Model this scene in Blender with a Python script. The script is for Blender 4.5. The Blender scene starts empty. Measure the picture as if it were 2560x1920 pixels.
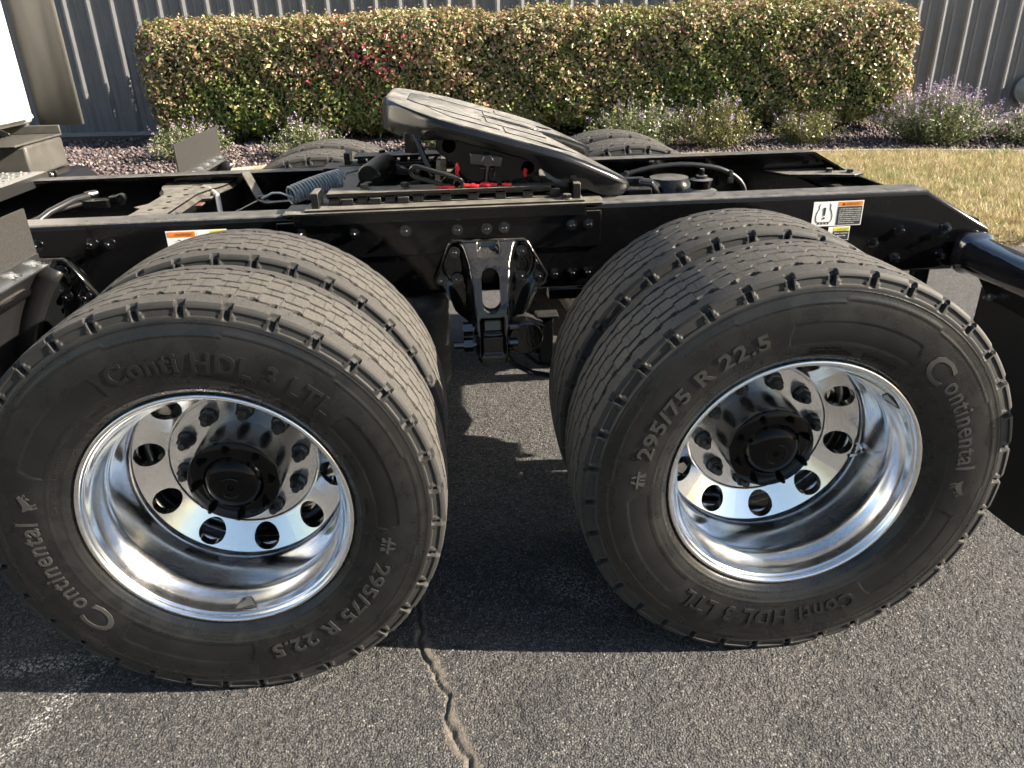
import bpy, math, random
import numpy as np
from mathutils import Matrix, Vector
random.seed(7); RNG = np.random.default_rng(11)
PI = math.pi; R = math.radians
scene = bpy.context.scene; C = scene.collection

# ------------------------------------------------------------------ camera
def cam_axes(yaw, pitch, roll):
    f = Vector((-math.sin(yaw)*math.cos(pitch), math.cos(yaw)*math.cos(pitch), math.sin(pitch)))
    r = Vector((math.cos(yaw), math.sin(yaw), 0)); u = r.cross(f)
    return math.cos(roll)*r+math.sin(roll)*u, -math.sin(roll)*r+math.cos(roll)*u, f
cam = bpy.data.cameras.new('camera'); cam_o = bpy.data.objects.new('camera', cam); C.objects.link(cam_o)
cam.sensor_width = 36.0; cam.lens = 1906.87/2560*36; cam.clip_start = 0.02; cam.clip_end = 2000
_r, _u, _f = cam_axes(-0.06673, -0.43781, -0.0269)
_m = Matrix(((_r.x, _u.x, -_f.x, 0.5633), (_r.y, _u.y, -_f.y, -1.4497), (_r.z, _u.z, -_f.z, 1.4688), (0, 0, 0, 1)))
cam_o.matrix_world = _m
scene.camera = cam_o

# ------------------------------------------------------------------ sky and sun
SUN_AZ = R(-11.5)      # direction to the sun, measured from +x (rear of the truck), slightly on the camera's side
SUN_EL = R(27.0)
to_sun = Vector((math.cos(SUN_AZ)*math.cos(SUN_EL), math.sin(SUN_AZ)*math.cos(SUN_EL), math.sin(SUN_EL)))
world = bpy.data.worlds.new('World'); scene.world = world; world.use_nodes = True
wn = world.node_tree.nodes; wl = world.node_tree.links
sky = wn.new('ShaderNodeTexSky'); sky.sky_type = 'NISHITA'; sky.sun_disc = False
sky.sun_elevation = SUN_EL; sky.sun_rotation = math.atan2(to_sun.x, to_sun.y)
sky.altitude = 200; sky.air_density = 1.2; sky.dust_density = 1.5; sky.ozone_density = 1.0
wn['Background'].inputs[1].default_value = 0.052
wl.new(sky.outputs[0], wn['Background'].inputs[0])
sun = bpy.data.lights.new('sun', 'SUN'); sun.energy = 5.0; sun.angle = R(0.53); sun.color = (1.0, 0.89, 0.74)
sun_o = bpy.data.objects.new('sun', sun); C.objects.link(sun_o)
sun_o.rotation_euler = (-to_sun).to_track_quat('-Z', 'Y').to_euler(); sun_o.location = (6, -3, 8)
vs = scene.view_settings
vs.view_transform = 'Standard'; vs.look = 'None'; vs.gamma = 1; vs.use_curve_mapping = False; vs.exposure = 1.85
scene.cycles.use_denoising = True
scene.cycles.max_bounces = 6; scene.cycles.glossy_bounces = 4; scene.cycles.diffuse_bounces = 2; scene.cycles.transmission_bounces = 2
scene.cycles.sample_clamp_indirect = 6.0; scene.cycles.use_adaptive_sampling = True; scene.cycles.adaptive_threshold = 0.035; scene.cycles.adaptive_min_samples = 12

# ------------------------------------------------------------------ materials
def mat(name, col, rough=0.5, metal=0.0, spec=0.5, coat=0.0):
    m = bpy.data.materials.new(name); m.use_nodes = True
    b = m.node_tree.nodes['Principled BSDF']
    b.inputs['Base Color'].default_value = (*col, 1); b.inputs['Roughness'].default_value = rough
    b.inputs['Metallic'].default_value = metal; b.inputs['Specular IOR Level'].default_value = spec
    b.inputs['Coat Weight'].default_value = coat; b.inputs['Coat Roughness'].default_value = 0.06
    return m
class NT:
    def __init__(s, m): s.t = m.node_tree; s.n = s.t.nodes; s.b = s.n['Principled BSDF']
    def a(s, typ, **kw):
        nd = s.n.new(typ)
        for k, v in kw.items():
            if k.startswith('i_'):
                key = k[2:]; nd.inputs[int(key) if key.isdigit() else key.replace('_', ' ')].default_value = v
            else: setattr(nd, k, v)
        return nd
    def l(s, o, i): s.t.links.new(o, i)
    def math(s, op, a, b=None, c=None, clamp=False):
        nd = s.n.new('ShaderNodeMath'); nd.operation = op; nd.use_clamp = clamp
        for k, x in enumerate((a, b, c)):
            if x is None: continue
            if hasattr(x, 'links'): s.l(x, nd.inputs[k])
            else: nd.inputs[k].default_value = x
        return nd.outputs[0]
    def mix(s, fac, a, b):
        nd = s.n.new('ShaderNodeMix'); nd.data_type = 'RGBA'
        for k, x in ((0, fac), (6, a), (7, b)):
            if hasattr(x, 'links'): s.l(x, nd.inputs[k])
            else: nd.inputs[k].default_value = x if k == 0 else (*x, 1)
        return nd.outputs[2]
    def ramp(s, x, a, b): # 0..1 between a and b
        nd = s.n.new('ShaderNodeMapRange'); nd.inputs[1].default_value = a; nd.inputs[2].default_value = b
        s.l(x, nd.inputs[0]); return nd.outputs[0]
    def noise(s, scale, detail=3, rough=0.55, vec=None):
        nd = s.a('ShaderNodeTexNoise'); nd.inputs['Scale'].default_value = scale; nd.inputs['Detail'].default_value = detail
        nd.inputs['Roughness'].default_value = rough
        s.l(vec if vec is not None else s.pos(), nd.inputs['Vector']); return nd.outputs[0]
    def pos(s):
        if not hasattr(s, '_p'): s._p = s.a('ShaderNodeNewGeometry')
        return s._p.outputs['Position']
    def obj(s):
        if not hasattr(s, '_o'): s._o = s.a('ShaderNodeTexCoord')
        return s._o.outputs['Object']
    def bump(s, h, strength, dist):
        nd = s.a('ShaderNodeBump'); nd.inputs['Strength'].default_value = strength; nd.inputs['Distance'].default_value = dist
        s.l(h, nd.inputs['Height']); s.l(nd.outputs[0], s.b.inputs['Normal']); return nd
    def attr(s, name, out='Fac'):
        nd = s.a('ShaderNodeAttribute'); nd.attribute_name = name; return nd.outputs[out]
    def col(s, x): s.l(x, s.b.inputs['Base Color'])
    def rough(s, x): s.l(x, s.b.inputs['Roughness'])

def painted(name, col, rough, dust_top, dust_col=(0.20, 0.185, 0.165), speck=0.5, orange=0.0006, up0=0.35, up1=0.95):
    """enamel with settled dust on faces that look up, fine specks and a little orange peel"""
    m = mat(name, col, rough); t = NT(m)
    g = t.a('ShaderNodeNewGeometry'); sep = t.a('ShaderNodeSeparateXYZ'); t.l(g.outputs['True Normal'], sep.inputs[0])
    up = t.ramp(sep.outputs[2], up0, up1)
    n1 = t.ramp(t.noise(26, 4), 0.32, 0.62); n2 = t.ramp(t.noise(210, 3), 0.35, 0.7)
    d = t.math('MULTIPLY', up, t.math('MULTIPLY', t.math('ADD', t.math('MULTIPLY', n1, 0.5), 0.5), t.math('ADD', t.math('MULTIPLY', n2, 0.45), 0.55)))
    d = t.math('MULTIPLY', d, dust_top)
    sp = t.math('MULTIPLY', t.ramp(t.noise(420, 1), 0.72, 0.78), 0.30*speck)
    film = t.math('MULTIPLY', t.ramp(t.noise(9, 4), 0.55, 0.85), 0.02*speck)
    f = t.math('ADD', d, t.math('ADD', sp, film), clamp=True)
    t.col(t.mix(f, col, dust_col))
    t.rough(t.math('ADD', t.math('MULTIPLY', f, 0.6), rough, clamp=True))
    t.bump(t.noise(140, 2), 0.15, orange)
    return m

M = {}
M['black'] = painted('black_enamel', (0.003, 0.003, 0.0035), 0.12, 0.72, (0.25, 0.24, 0.22), speck=0.6, up0=0.6, up1=0.98)
M['black_low'] = painted('black_chassis_paint', (0.004, 0.004, 0.0045), 0.20, 0.35)
M['plate'] = painted('dusty_black_casting', (0.005, 0.005, 0.006), 0.16, 1.0, (0.33, 0.315, 0.285), speck=0.8, up0=0.84, up1=0.955)
M['slide'] = painted('dusty_slide_steel', (0.007, 0.007, 0.007), 0.26, 0.92, (0.27, 0.25, 0.21))
M['cast'] = painted('glossy_cast_iron_paint', (0.004, 0.0045, 0.005), 0.09, 0.3, speck=0.2, orange=0.003)
M['cap'] = painted('glossy_black_cap', (0.0025, 0.0025, 0.003), 0.05, 0.0, speck=0.0, orange=0.0002)
for k_, v_ in (('cap', .2), ('black', .35), ('black_low', .35), ('cast', .6)): M[k_].node_tree.nodes['Principled BSDF'].inputs['Specular IOR Level'].default_value = v_
M['hole_shade'] = mat('painted_hole_shade', (0.001, 0.001, 0.001), 1.0, 0.0, 0.0)  # flat black standing in for the shade inside holes
M['bar'] = mat('polished_black_bar', (0.012, 0.013, 0.015), 0.10, 0.0, 1.0, 1.0)
M['bolt'] = mat('glossy_black_bolt', (0.11, 0.11, 0.115), 0.2, 1.0)
M['nut'] = mat('phosphate_lug_nut', (0.035, 0.036, 0.04), 0.42, 0.35)
M['hub'] = mat('grey_painted_hub', (0.07, 0.07, 0.072), 0.26, 0.75)
t = NT(M['hub']); t.col(t.mix(t.ramp(t.noise(7, 4), .3, .7), (0.05, 0.05, 0.052), (0.11, 0.11, 0.115)))
M['zinc'] = mat('zinc_plated', (0.55, 0.55, 0.54), 0.32, 1.0)
M['chrome'] = mat('chrome', (0.75, 0.76, 0.78), 0.08, 1.0)
M['drum'] = mat('brake_drum_iron', (0.03, 0.028, 0.026), 0.6, 0.3)
M['flap'] = mat('black_mudflap_rubber', (0.013, 0.013, 0.013), 0.75)
t = NT(M['flap']); t.bump(t.noise(300, 2), 0.3, 0.001)
M['board'] = mat('grey_flap_board', (0.075, 0.07, 0.062), 0.8)
t = NT(M['board']); t.col(t.mix(t.ramp(t.noise(160, 3), .35, .65), (0.013, 0.0125, 0.0115), (0.028, 0.026, 0.023))); t.bump(t.noise(220, 2), 0.4, 0.001)
M['plastic'] = mat('black_fender_plastic', (0.014, 0.014, 0.015), 0.28)
M['greyplastic'] = mat('grey_fairing_plastic', (0.075, 0.072, 0.064), 0.5)
t = NT(M['greyplastic']); t.col(t.mix(t.ramp(t.noise(14, 4), .35, .7), (0.06, 0.058, 0.052), (0.095, 0.09, 0.08)))
M['white'] = mat('white_cab_paint', (0.52, 0.52, 0.505), 0.3)
M['extender'] = mat('grey_cab_extender', (0.13, 0.125, 0.115), 0.5)
M['hose'] = mat('black_air_hose', (0.02, 0.02, 0.021), 0.35)
M['silver_hose'] = mat('grey_nylon_hose', (0.20, 0.235, 0.27), 0.32)
M['greyhose'] = mat('pale_grey_hose', (0.36, 0.35, 0.32), 0.4)
M['grease'] = mat('red_grease', (0.62, 0.02, 0.03), 0.22)
M['redmark'] = mat('red_brown_primer', (0.20, 0.07, 0.06), 0.5)
M['stk_white'] = mat('label_white', (0.78, 0.78, 0.76), 0.4)
M['stk_orange'] = mat('label_orange', (0.75, 0.22, 0.03), 0.4)
M['stk_yellow'] = mat('label_yellow', (0.80, 0.66, 0.03), 0.4)
M['stk_black'] = mat('label_black', (0.02, 0.02, 0.025), 0.5)
M['stk_red'] = mat('label_red', (0.65, 0.10, 0.07), 0.4)
M['bagwrap'] = mat('wrapped_air_bag', (0.012, 0.012, 0.013), 0.13)
t = NT(M['bagwrap']); t.bump(t.noise(35, 5, 0.7), 0.9, 0.02)

# polished aluminium with faint turning marks
m = mat('polished_aluminium', (0.93, 0.935, 0.94), 0.12, 1.0); M['alu'] = m; t = NT(m)
sep = t.a('ShaderNodeSeparateXYZ'); t.l(t.obj(), sep.inputs[0])
rr = t.math('SQRT', t.math('ADD', t.math('POWER', sep.outputs[0], 2.0), t.math('POWER', sep.outputs[2], 2.0)))
comb = t.a('ShaderNodeCombineXYZ'); t.l(rr, comb.inputs[0]); t.l(sep.outputs[1], comb.inputs[1])
ring = t.noise(900, 2, 0.6, comb.outputs[0])
t.rough(t.math('ADD', t.math('MULTIPLY', t.ramp(t.noise(12, 4, 0.6, t.obj()), 0.35, 0.75), 0.11), t.math('ADD', t.math('MULTIPLY', ring, 0.16), 0.05)))
t.bump(ring, 0.06, 0.0004)

# tyre rubber: dust where the tread wore on the road, dark elsewhere
m = mat('tyre_rubber', (0.03, 0.03, 0.03), 0.55); M['rubber'] = m; t = NT(m)
dust = t.attr('dust'); uvn = t.a('ShaderNodeUVMap'); uvn.uv_map = 'UVMap'
sp = t.a('ShaderNodeSeparateXYZ'); t.l(uvn.outputs[0], sp.inputs[0]); u_, v_ = sp.outputs[0], sp.outputs[1]
av = t.math('ABSOLUTE', v_)
row = t.math('FLOOR', t.math('DIVIDE', t.math('ADD', v_, 0.240), 0.040))
wav = t.math('MULTIPLY', t.math('PINGPONG', t.math('MULTIPLY', v_, 160.0), 1.0), 0.035)
uu = t.math('ADD', t.math('ADD', t.math('MULTIPLY', u_, 2.0), wav), t.math('MULTIPLY', row, 0.37))
ln = t.math('ABSOLUTE', t.math('SUBTRACT', t.math('FRACT', uu), 0.5))
sipe = t.math('MULTIPLY', t.math('LESS_THAN', ln, 0.026), t.math('LESS_THAN', av, 0.077))
ln2 = t.math('ABSOLUTE', t.math('SUBTRACT', t.math('FRACT', t.math('MULTIPLY', u_, 2.0)), 0.5))
dash = t.math('MULTIPLY', t.math('LESS_THAN', ln2, 0.022), t.math('MULTIPLY', t.math('GREATER_THAN', av, 0.092), t.math('LESS_THAN', av, 0.104)))
sipe = t.math('MULTIPLY', t.math('MAXIMUM', sipe, dash), t.math('GREATER_THAN', dust, 0.6))
n1 = t.noise(18, 4, 0.6, t.obj()); n2 = t.noise(260, 3, 0.6, t.obj())
dcol = t.mix(t.ramp(n2, 0.35, 0.68), (0.046, 0.043, 0.039), (0.108, 0.099, 0.086))
base = t.mix(t.ramp(n1, 0.36, 0.68), (0.0068, 0.0071, 0.0077), (0.0130, 0.0130, 0.0132))
brn = t.math('MULTIPLY', t.ramp(t.noise(4.5, 4, 0.6, t.obj()), 0.50, 0.80), 0.22)
base = t.mix(brn, base, (0.032, 0.027, 0.020))
spots = t.math('MULTIPLY', t.ramp(t.noise(75, 2, 0.5, t.obj()), 0.66, 0.69), t.ramp(t.noise(6, 2, 0.5, t.obj()), 0.48, 0.60))
base = t.mix(t.math('MULTIPLY', spots, 0.75), base, (0.006, 0.006, 0.007))
base = t.mix(t.math('MULTIPLY', t.attr('hatch'), 0.6), base, (0.0045, 0.0045, 0.005)); colr = t.mix(dust, base, dcol); colr = t.mix(t.math('MULTIPLY', sipe, 0.7), colr, (0.008, 0.008, 0.008))
t.col(colr)
hatch = t.attr('hatch')
t.rough(t.math('ADD', t.math('ADD', t.math('MULTIPLY', t.math('SUBTRACT', 1.0, t.attr('sheen')), 0.42), 0.20), t.math('ADD', t.math('MULTIPLY', n1, 0.16), t.math('MULTIPLY', hatch, .1)), clamp=True))
t.bump(t.math('ADD', t.math('MULTIPLY', n2, 0.6), t.math('MULTIPLY', sipe, -2.0)), 0.35, 0.0016)
M['rubber'].node_tree.nodes['Principled BSDF'].inputs['Specular IOR Level'].default_value = .5
M['letter_mid'] = mat('size_lettering_rubber', (0.030, 0.030, 0.029), 0.4)  # lighter than the sidewall; reflected light put into the base colour
M['letter_pale'] = mat('pale_sheen_lettering', (0.042, 0.0415, 0.040), 0.42)  # no hatching modelled; its sheen is painted as a paler colour
M['letter'] = mat('raised_tyre_lettering', (0.008, 0.008, 0.008), 0.55)
t = NT(M['letter']); t.col(t.mix(t.ramp(t.noise(90, 3, 0.6, t.obj()), 0.35, 0.7), (0.003, 0.003, 0.003), (0.006, 0.006, 0.006)))

# asphalt
m = mat('asphalt', (0.09, 0.085, 0.08), 0.85); M['asphalt'] = m; t = NT(m)
cav = t.attr('cavity'); mark = t.attr('paint'); tar = t.attr('sealer')
wv = t.a('ShaderNodeTexNoise'); wv.inputs['Scale'].default_value = 160; wv.inputs['Detail'].default_value = 2; t.l(t.pos(), wv.inputs['Vector'])
vm = t.a('ShaderNodeVectorMath', operation='MULTIPLY_ADD'); t.l(wv.outputs['Color'], vm.inputs[0]); vm.inputs[1].default_value = (.006, .006, .006); t.l(t.pos(), vm.inputs[2])
vor = t.a('ShaderNodeTexVoronoi'); vor.inputs['Scale'].default_value = 190; t.l(vm.outputs[0], vor.inputs['Vector'])
sepc = t.a('ShaderNodeSeparateColor'); t.l(vor.outputs['Color'], sepc.inputs[0])
g1 = t.mix(sepc.outputs[0], (0.052, 0.051, 0.051), (0.150, 0.144, 0.137))
g1 = t.mix(t.math('MULTIPLY', t.math('GREATER_THAN', sepc.outputs[1], 0.96), 0.6), g1, (0.36, 0.34, 0.31))
g1 = t.mix(t.math('MULTIPLY', t.math('LESS_THAN', sepc.outputs[2], 0.30), 0.8), g1, (0.030, 0.030, 0.031))
g1 = t.mix(t.math('MULTIPLY', t.ramp(t.noise(1.4, 4), 0.35, 0.7), 0.35), g1, (0.085, 0.083, 0.084))
g1 = t.mix(t.math('MULTIPLY', t.ramp(t.noise(2.6, 3), 0.52, 0.75), 0.18), g1, (0.145, 0.128, 0.108))
g1 = t.mix(t.math('MULTIPLY', t.math('MULTIPLY', t.ramp(t.noise(2.1, 5, 0.65), 0.60, 0.70), t.ramp(t.noise(14, 3), 0.35, 0.6)), 0.55), g1, (0.026, 0.025, 0.025))
gap = t.ramp(vor.outputs['Distance'], 0.50, 0.68)
g1 = t.mix(t.math('MULTIPLY', gap, 0.8), g1, (0.018, 0.018, 0.019))
g1 = t.mix(t.math('MULTIPLY', cav, 0.55), g1, (0.020, 0.019, 0.019))
g1 = t.mix(t.math('MULTIPLY', tar, 0.8), g1, t.mix(t.ramp(t.noise(60, 4), .35, .65), (0.11, 0.095, 0.08), (0.18, 0.155, 0.125)))
pn = t.math('MULTIPLY', mark, t.ramp(t.noise(110, 3), 0.50, 0.56))
g1 = t.mix(t.math('MULTIPLY', pn, t.math('SUBTRACT', 1.0, t.math('MAXIMUM', cav, gap), clamp=True)), g1, (0.55, 0.55, 0.53))
t.col(g1)
hgt = t.math('MULTIPLY', t.math('SUBTRACT', 1.0, vor.outputs['Distance']), t.math('SUBTRACT', 1.0, t.math('MULTIPLY', tar, .8)))
t.bump(t.math('ADD', hgt, t.math('MULTIPLY', t.noise(420, 3, 0.6), .5)), 0.9, 0.0050)
# lawn soil / bed soil / kerb
m = mat('dry_lawn_soil', (0.2, 0.16, 0.08), 0.95); M['lawn'] = m; t = NT(m)
t.col(t.mix(t.ramp(t.noise(5, 5), 0.35, 0.65), (0.16, 0.125, 0.065), (0.27, 0.22, 0.13))); t.bump(t.noise(80, 4), 0.6, 0.02)
m = mat('bed_soil', (0.05, 0.04, 0.035), 0.95); M['soil'] = m; t = NT(m)
t.col(t.mix(t.ramp(t.noise(30, 4), 0.35, 0.65), (0.035, 0.026, 0.022), (0.085, 0.062, 0.052))); t.bump(t.noise(60, 4), 0.8, 0.03)
M['edging'] = mat('pale_concrete_edging', (0.42, 0.39, 0.34), 0.85)
t = NT(M['edging']); t.col(t.mix(t.noise(25, 4), (0.32, 0.30, 0.26), (0.48, 0.45, 0.39)))
def attr_mat(name, rough, trans=0.0, spec=0.3):
    m = mat(name, (0.5, 0.5, 0.5), rough, spec=spec); t = NT(m); c = t.attr('tint', 'Color'); t.col(c)
    if trans > 0:
        out = t.n['Material Output']; tr = t.a('ShaderNodeBsdfTranslucent'); t.l(c, tr.inputs[0])
        mx = t.a('ShaderNodeMixShader'); mx.inputs[0].default_value = trans
        t.l(t.b.outputs[0], mx.inputs[1]); t.l(tr.outputs[0], mx.inputs[2]); t.l(mx.outputs[0], out.inputs[0])
    return m
M['leaf'] = attr_mat('leaf', 0.38, 0.22, 0.5); M['blade'] = attr_mat('grass_blade', 0.6, 0.2); M['rock'] = attr_mat('bed_rock', 0.8)
M['bark'] = mat('bark', (0.07, 0.05, 0.035), 0.9)
# painted steel siding
m = mat('blue_grey_siding', (0.16, 0.17, 0.19), 0.35); M['siding'] = m; t = NT(m)
t.col(t.mix(t.ramp(t.noise(3, 4), 0.3, 0.7), (0.125, 0.127, 0.135), (0.15, 0.152, 0.16))); t.bump(t.noise(4, 2), 0.15, 0.01)
M['trim'] = mat('siding_base_trim', (0.22, 0.22, 0.22), 0.5)
M['vent'] = mat('grey_vent_cowl', (0.32, 0.35, 0.36), 0.35)

# ------------------------------------------------------------------ mesh helpers
class MB:
    def __init__(s): s.v = []; s.f = []; s.m = []
    def add(s, vs, fs, mi=0):
        o = len(s.v); s.v += [tuple(x) for x in vs]; s.f += [tuple(i+o for i in q) for q in fs]; s.m += [mi]*len(fs); return s
    def box(s, c, d, rot=None, mi=0):
        x, y, z = (k/2 for k in d); P = [Vector((a*x, b*y, e*z)) for e in (-1, 1) for b in (-1, 1) for a in (-1, 1)]
        if rot is not None: P = [rot @ q for q in P]
        c = Vector(c); return s.add([q+c for q in P], [(0, 2, 3, 1), (4, 5, 7, 6), (0, 1, 5, 4), (2, 6, 7, 3), (0, 4, 6, 2), (1, 3, 7, 5)], mi)
    def bb(s, x0, x1, y0, y1, z0, z1, mi=0): return s.box(((x0+x1)/2, (y0+y1)/2, (z0+z1)/2), (x1-x0, y1-y0, z1-z0), None, mi)
    def prism(s, poly, a, b, axis='y', mi=0):
        """2-D polygon (counter-clockwise or not) extruded from a to b along an axis"""
        n = len(poly)
        def P(q, w): return {'y': (q[0], w, q[1]), 'z': (q[0], q[1], w), 'x': (w, q[0], q[1])}[axis]
        vs = [P(q, a) for q in poly]+[P(q, b) for q in poly]
        fs = [tuple(range(n)), tuple(range(2*n-1, n-1, -1))]+[(i, n+i, n+(i+1) % n, (i+1) % n) for i in range(n)]
        return s.add(vs, fs, mi)
    def tube(s, pts, r, n=10, closed=False, mi=0, cap=True):
        pts = [Vector(q) for q in pts]; N = len(pts); rs = r if hasattr(r, '__len__') else [r]*N
        vs = []; prev = None
        for i, q in enumerate(pts):
            a = pts[(i-1) % N] if (i > 0 or closed) else q; b = pts[(i+1) % N] if (i < N-1 or closed) else q
            d = (b-a).normalized()
            if prev is None:
                ref = Vector((0, 0, 1)) if abs(d.z) < 0.9 else Vector((1, 0, 0)); e1 = d.cross(ref).normalized()
            else: e1 = (prev-d*prev.dot(d)).normalized()
            prev = e1; e2 = d.cross(e1)
            vs += [q+e1*rs[i]*math.cos(2*PI*k/n)+e2*rs[i]*math.sin(2*PI*k/n) for k in range(n)]
        fs = []
        for i in range(N if closed else N-1):
            j = (i+1) % N
            fs += [(i*n+k, i*n+(k+1) % n, j*n+(k+1) % n, j*n+k) for k in range(n)]
        if cap and not closed: fs += [tuple(range(n-1, -1, -1)), tuple((N-1)*n+k for k in range(n))]
        return s.add(vs, fs, mi)
    def lathe(s, prof, n=64, c=(0, 0, 0), axis='y', mi=0, closed=False, a0=0.0, a1=2*PI):
        full = abs(a1-a0-2*PI) < 1e-6; k = n if full else n+1; vs = []
        for i in range(k):
            a = a0+(a1-a0)*i/n; ca, sa = math.cos(a), math.sin(a)
            for r, y in prof:
                q = {'y': (r*ca, y, r*sa), 'z': (r*ca, r*sa, y), 'x': (y, r*ca, r*sa)}[axis]
                vs.append((q[0]+c[0], q[1]+c[1], q[2]+c[2]))
        m_ = len(prof); fs = []; e = m_ if closed else m_-1
        for i in range(n):
            j = (i+1) % k
            fs += [(i*m_+p, i*m_+(p+1) % m_, j*m_+(p+1) % m_, j*m_+p) for p in range(e)]
        return s.add(vs, fs, mi)
    def mesh(s, name, mats, smooth=35):
        me = bpy.data.meshes.new(name); me.from_pydata([tuple(q) for q in s.v], [], s.f)
        for k in (mats if isinstance(mats, (list, tuple)) else [mats]): me.materials.append(M[k])
        me.polygons.foreach_set('material_index', s.m)
        fix(me, smooth); return me
import bmesh
def fix(me, smooth=35):
    bm = bmesh.new(); bm.from_mesh(me); bmesh.ops.recalc_face_normals(bm, faces=bm.faces); bm.to_mesh(me); bm.free()
    if smooth:
        me.polygons.foreach_set('use_smooth', [True]*len(me.polygons)); me.set_sharp_from_angle(angle=R(smooth))
def rotx(a): return Matrix.Rotation(a, 3, 'X')
def roty(a): return Matrix.Rotation(a, 3, 'Y')
def rotz(a): return Matrix.Rotation(a, 3, 'Z')
def np_mesh(name, V, F, mats, smooth=None):
    me = bpy.data.meshes.new(name); V = np.asarray(V, np.float32); F = np.asarray(F, np.int32); k = F.shape[1]
    me.vertices.add(len(V)); me.vertices.foreach_set('co', V.ravel())
    me.loops.add(F.size); me.loops.foreach_set('vertex_index', F.ravel())
    me.polygons.add(len(F)); me.polygons.foreach_set('loop_start', np.arange(0, F.size, k, dtype=np.int32))
    for q in (mats if isinstance(mats, (list, tuple)) else [mats]): me.materials.append(M[q])
    me.update(calc_edges=True); me.validate()
    if smooth:
        me.polygons.foreach_set('use_smooth', np.ones(len(F), bool))
        if smooth < 179: me.set_sharp_from_angle(angle=R(smooth))
    return me
def face_tint(me, cols):
    at = me.attributes.new('tint', 'FLOAT_COLOR', 'FACE'); c = np.ones((len(cols), 4), np.float32); c[:, :3] = cols; at.data.foreach_set('color', c.ravel())
def pt_attr(me, name, vals):
    at = me.attributes.new(name, 'FLOAT', 'POINT'); at.data.foreach_set('value', np.asarray(vals, np.float32).ravel())
def link(name, data, parent=None, bevel=0.0, **props):
    o = bpy.data.objects.new(name, data); C.objects.link(o)
    if parent is not None: o.parent = parent
    for k, v in props.items(): o[k] = v
    if bevel:
        b = o.modifiers.new('bevel', 'BEVEL'); b.width = bevel; b.segments = 2; b.limit_method = 'ANGLE'; b.angle_limit = R(40)
    return o

# flat text as triangles, made once
_txt = {}
def text_tris(s, ext=0.0, off=0.0):
    key = (s, ext, off)
    if key in _txt: return _txt[key]
    cu = bpy.data.curves.new('lettering', 'FONT'); cu.body = s; cu.size = 1.0; cu.extrude = ext; cu.offset = off; cu.resolution_u = 3; cu.space_character = 1.12
    o = bpy.data.objects.new('lettering', cu); C.objects.link(o)
    dg = bpy.context.evaluated_depsgraph_get(); me = bpy.data.meshes.new_from_object(o.evaluated_get(dg))
    v = np.array([tuple(q.co) for q in me.vertices]).reshape(-1, 3); f = [tuple(p.vertices) for p in me.polygons]
    bpy.data.objects.remove(o); bpy.data.curves.remove(cu); bpy.data.meshes.remove(me)
    if len(v): v[:, 0] -= v[:, 0].min()
    _txt[key] = (v, f); return v, f
for s in ('Conti', 'HDL', '3', 'LTL'): text_tris(s, 0.5, 0.018)
# ------------------------------------------------------------------ ground
WU = Vector((0.99390946, -0.11019979, 0)); WN = Vector((-0.11019979, -0.99390946, 0)); WA = Vector((-5.361, 11.988, 0))
def wp(s, off, z): return WA+WU*s+WN*off+Vector((0, 0, z))

def blur(a, s):
    fx = np.fft.fftfreq(a.shape[0])[:, None]; fy = np.fft.fftfreq(a.shape[1])[None, :]
    return np.fft.ifft2(np.fft.fft2(a)*np.exp(-2*(PI*s)**2*(fx**2+fy**2))).real
def axis(a, b, step, lo, hi):
    fine = list(np.arange(a, b+step*.5, step)); g = step; lft = []; x = a
    while x > lo: g *= 1.35; x -= g; lft.append(x)
    g = step; rgt = []; x = fine[-1]
    while x < hi: g *= 1.35; x += g; rgt.append(x)
    return np.array(lft[::-1]+fine+rgt), len(lft), len(fine)
xs, x0, nx = axis(-1.0, 2.75, 0.005, -150, 150); ys, y0, ny = axis(-0.50, 1.80, 0.005, -150, 60)
X, Y = np.meshgrid(xs, ys, indexing='ij'); Z = np.zeros_like(X); cavity = np.zeros_like(X); paint = np.zeros_like(X); sealer = np.zeros_like(X)
nz = RNG.standard_normal((nx, ny))
g = blur(nz, .75)-blur(nz, 2.2); g /= g.std()
h2 = blur(RNG.standard_normal((nx, ny)), 2.4); h2 /= h2.std()
gg = np.clip(g*0.8+h2*0.5, -2.2, 1.3)
fx_, fy_ = X[x0:x0+nx, y0:y0+ny], Y[x0:x0+nx, y0:y0+ny]
# the sealed crack that runs from under the truck to the camera
cy_ = np.array([2.0, 0.9, 0.12, 0.03, -0.076, -0.18, -0.286, -0.6]); cx_ = np.array([0.34, 0.37, 0.402, 0.44, 0.472, 0.495, 0.531, 0.60])
o = np.argsort(cy_); cc = np.interp(fy_, cy_[o], cx_[o])
wob = blur(RNG.standard_normal((nx, ny)), 7); wob /= wob.std(); wob2 = blur(RNG.standard_normal((nx, ny)), 2.0); wob2 /= wob2.std()
dd = fx_-cc+wob*0.004+wob2*0.0025
seal = np.clip((0.022+0.005*wob-np.abs(dd))/0.006, 0, 1)
crk = np.clip(1.4-np.abs(dd+0.008+0.005*np.sin(fy_*31)+wob2*.0015)/0.0055, 0, 1)
crk = crk*np.clip(.55+.45*blur(RNG.standard_normal((nx, ny)), 9)/.016*.5, .5, 1)
hz = gg*0.0011*(1-seal*0.75)+seal*0.0015-crk*0.014
edge = np.minimum.reduce([np.arange(nx)[:, None]*np.ones(ny), (nx-1-np.arange(nx))[:, None]*np.ones(ny), np.arange(ny)[None, :]*np.ones((nx, 1)), (ny-1-np.arange(ny))[None, :]*np.ones((nx, 1))])
hz *= np.clip(edge/12, 0, 1)
Z[x0:x0+nx, y0:y0+ny] = hz-0.001
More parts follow.
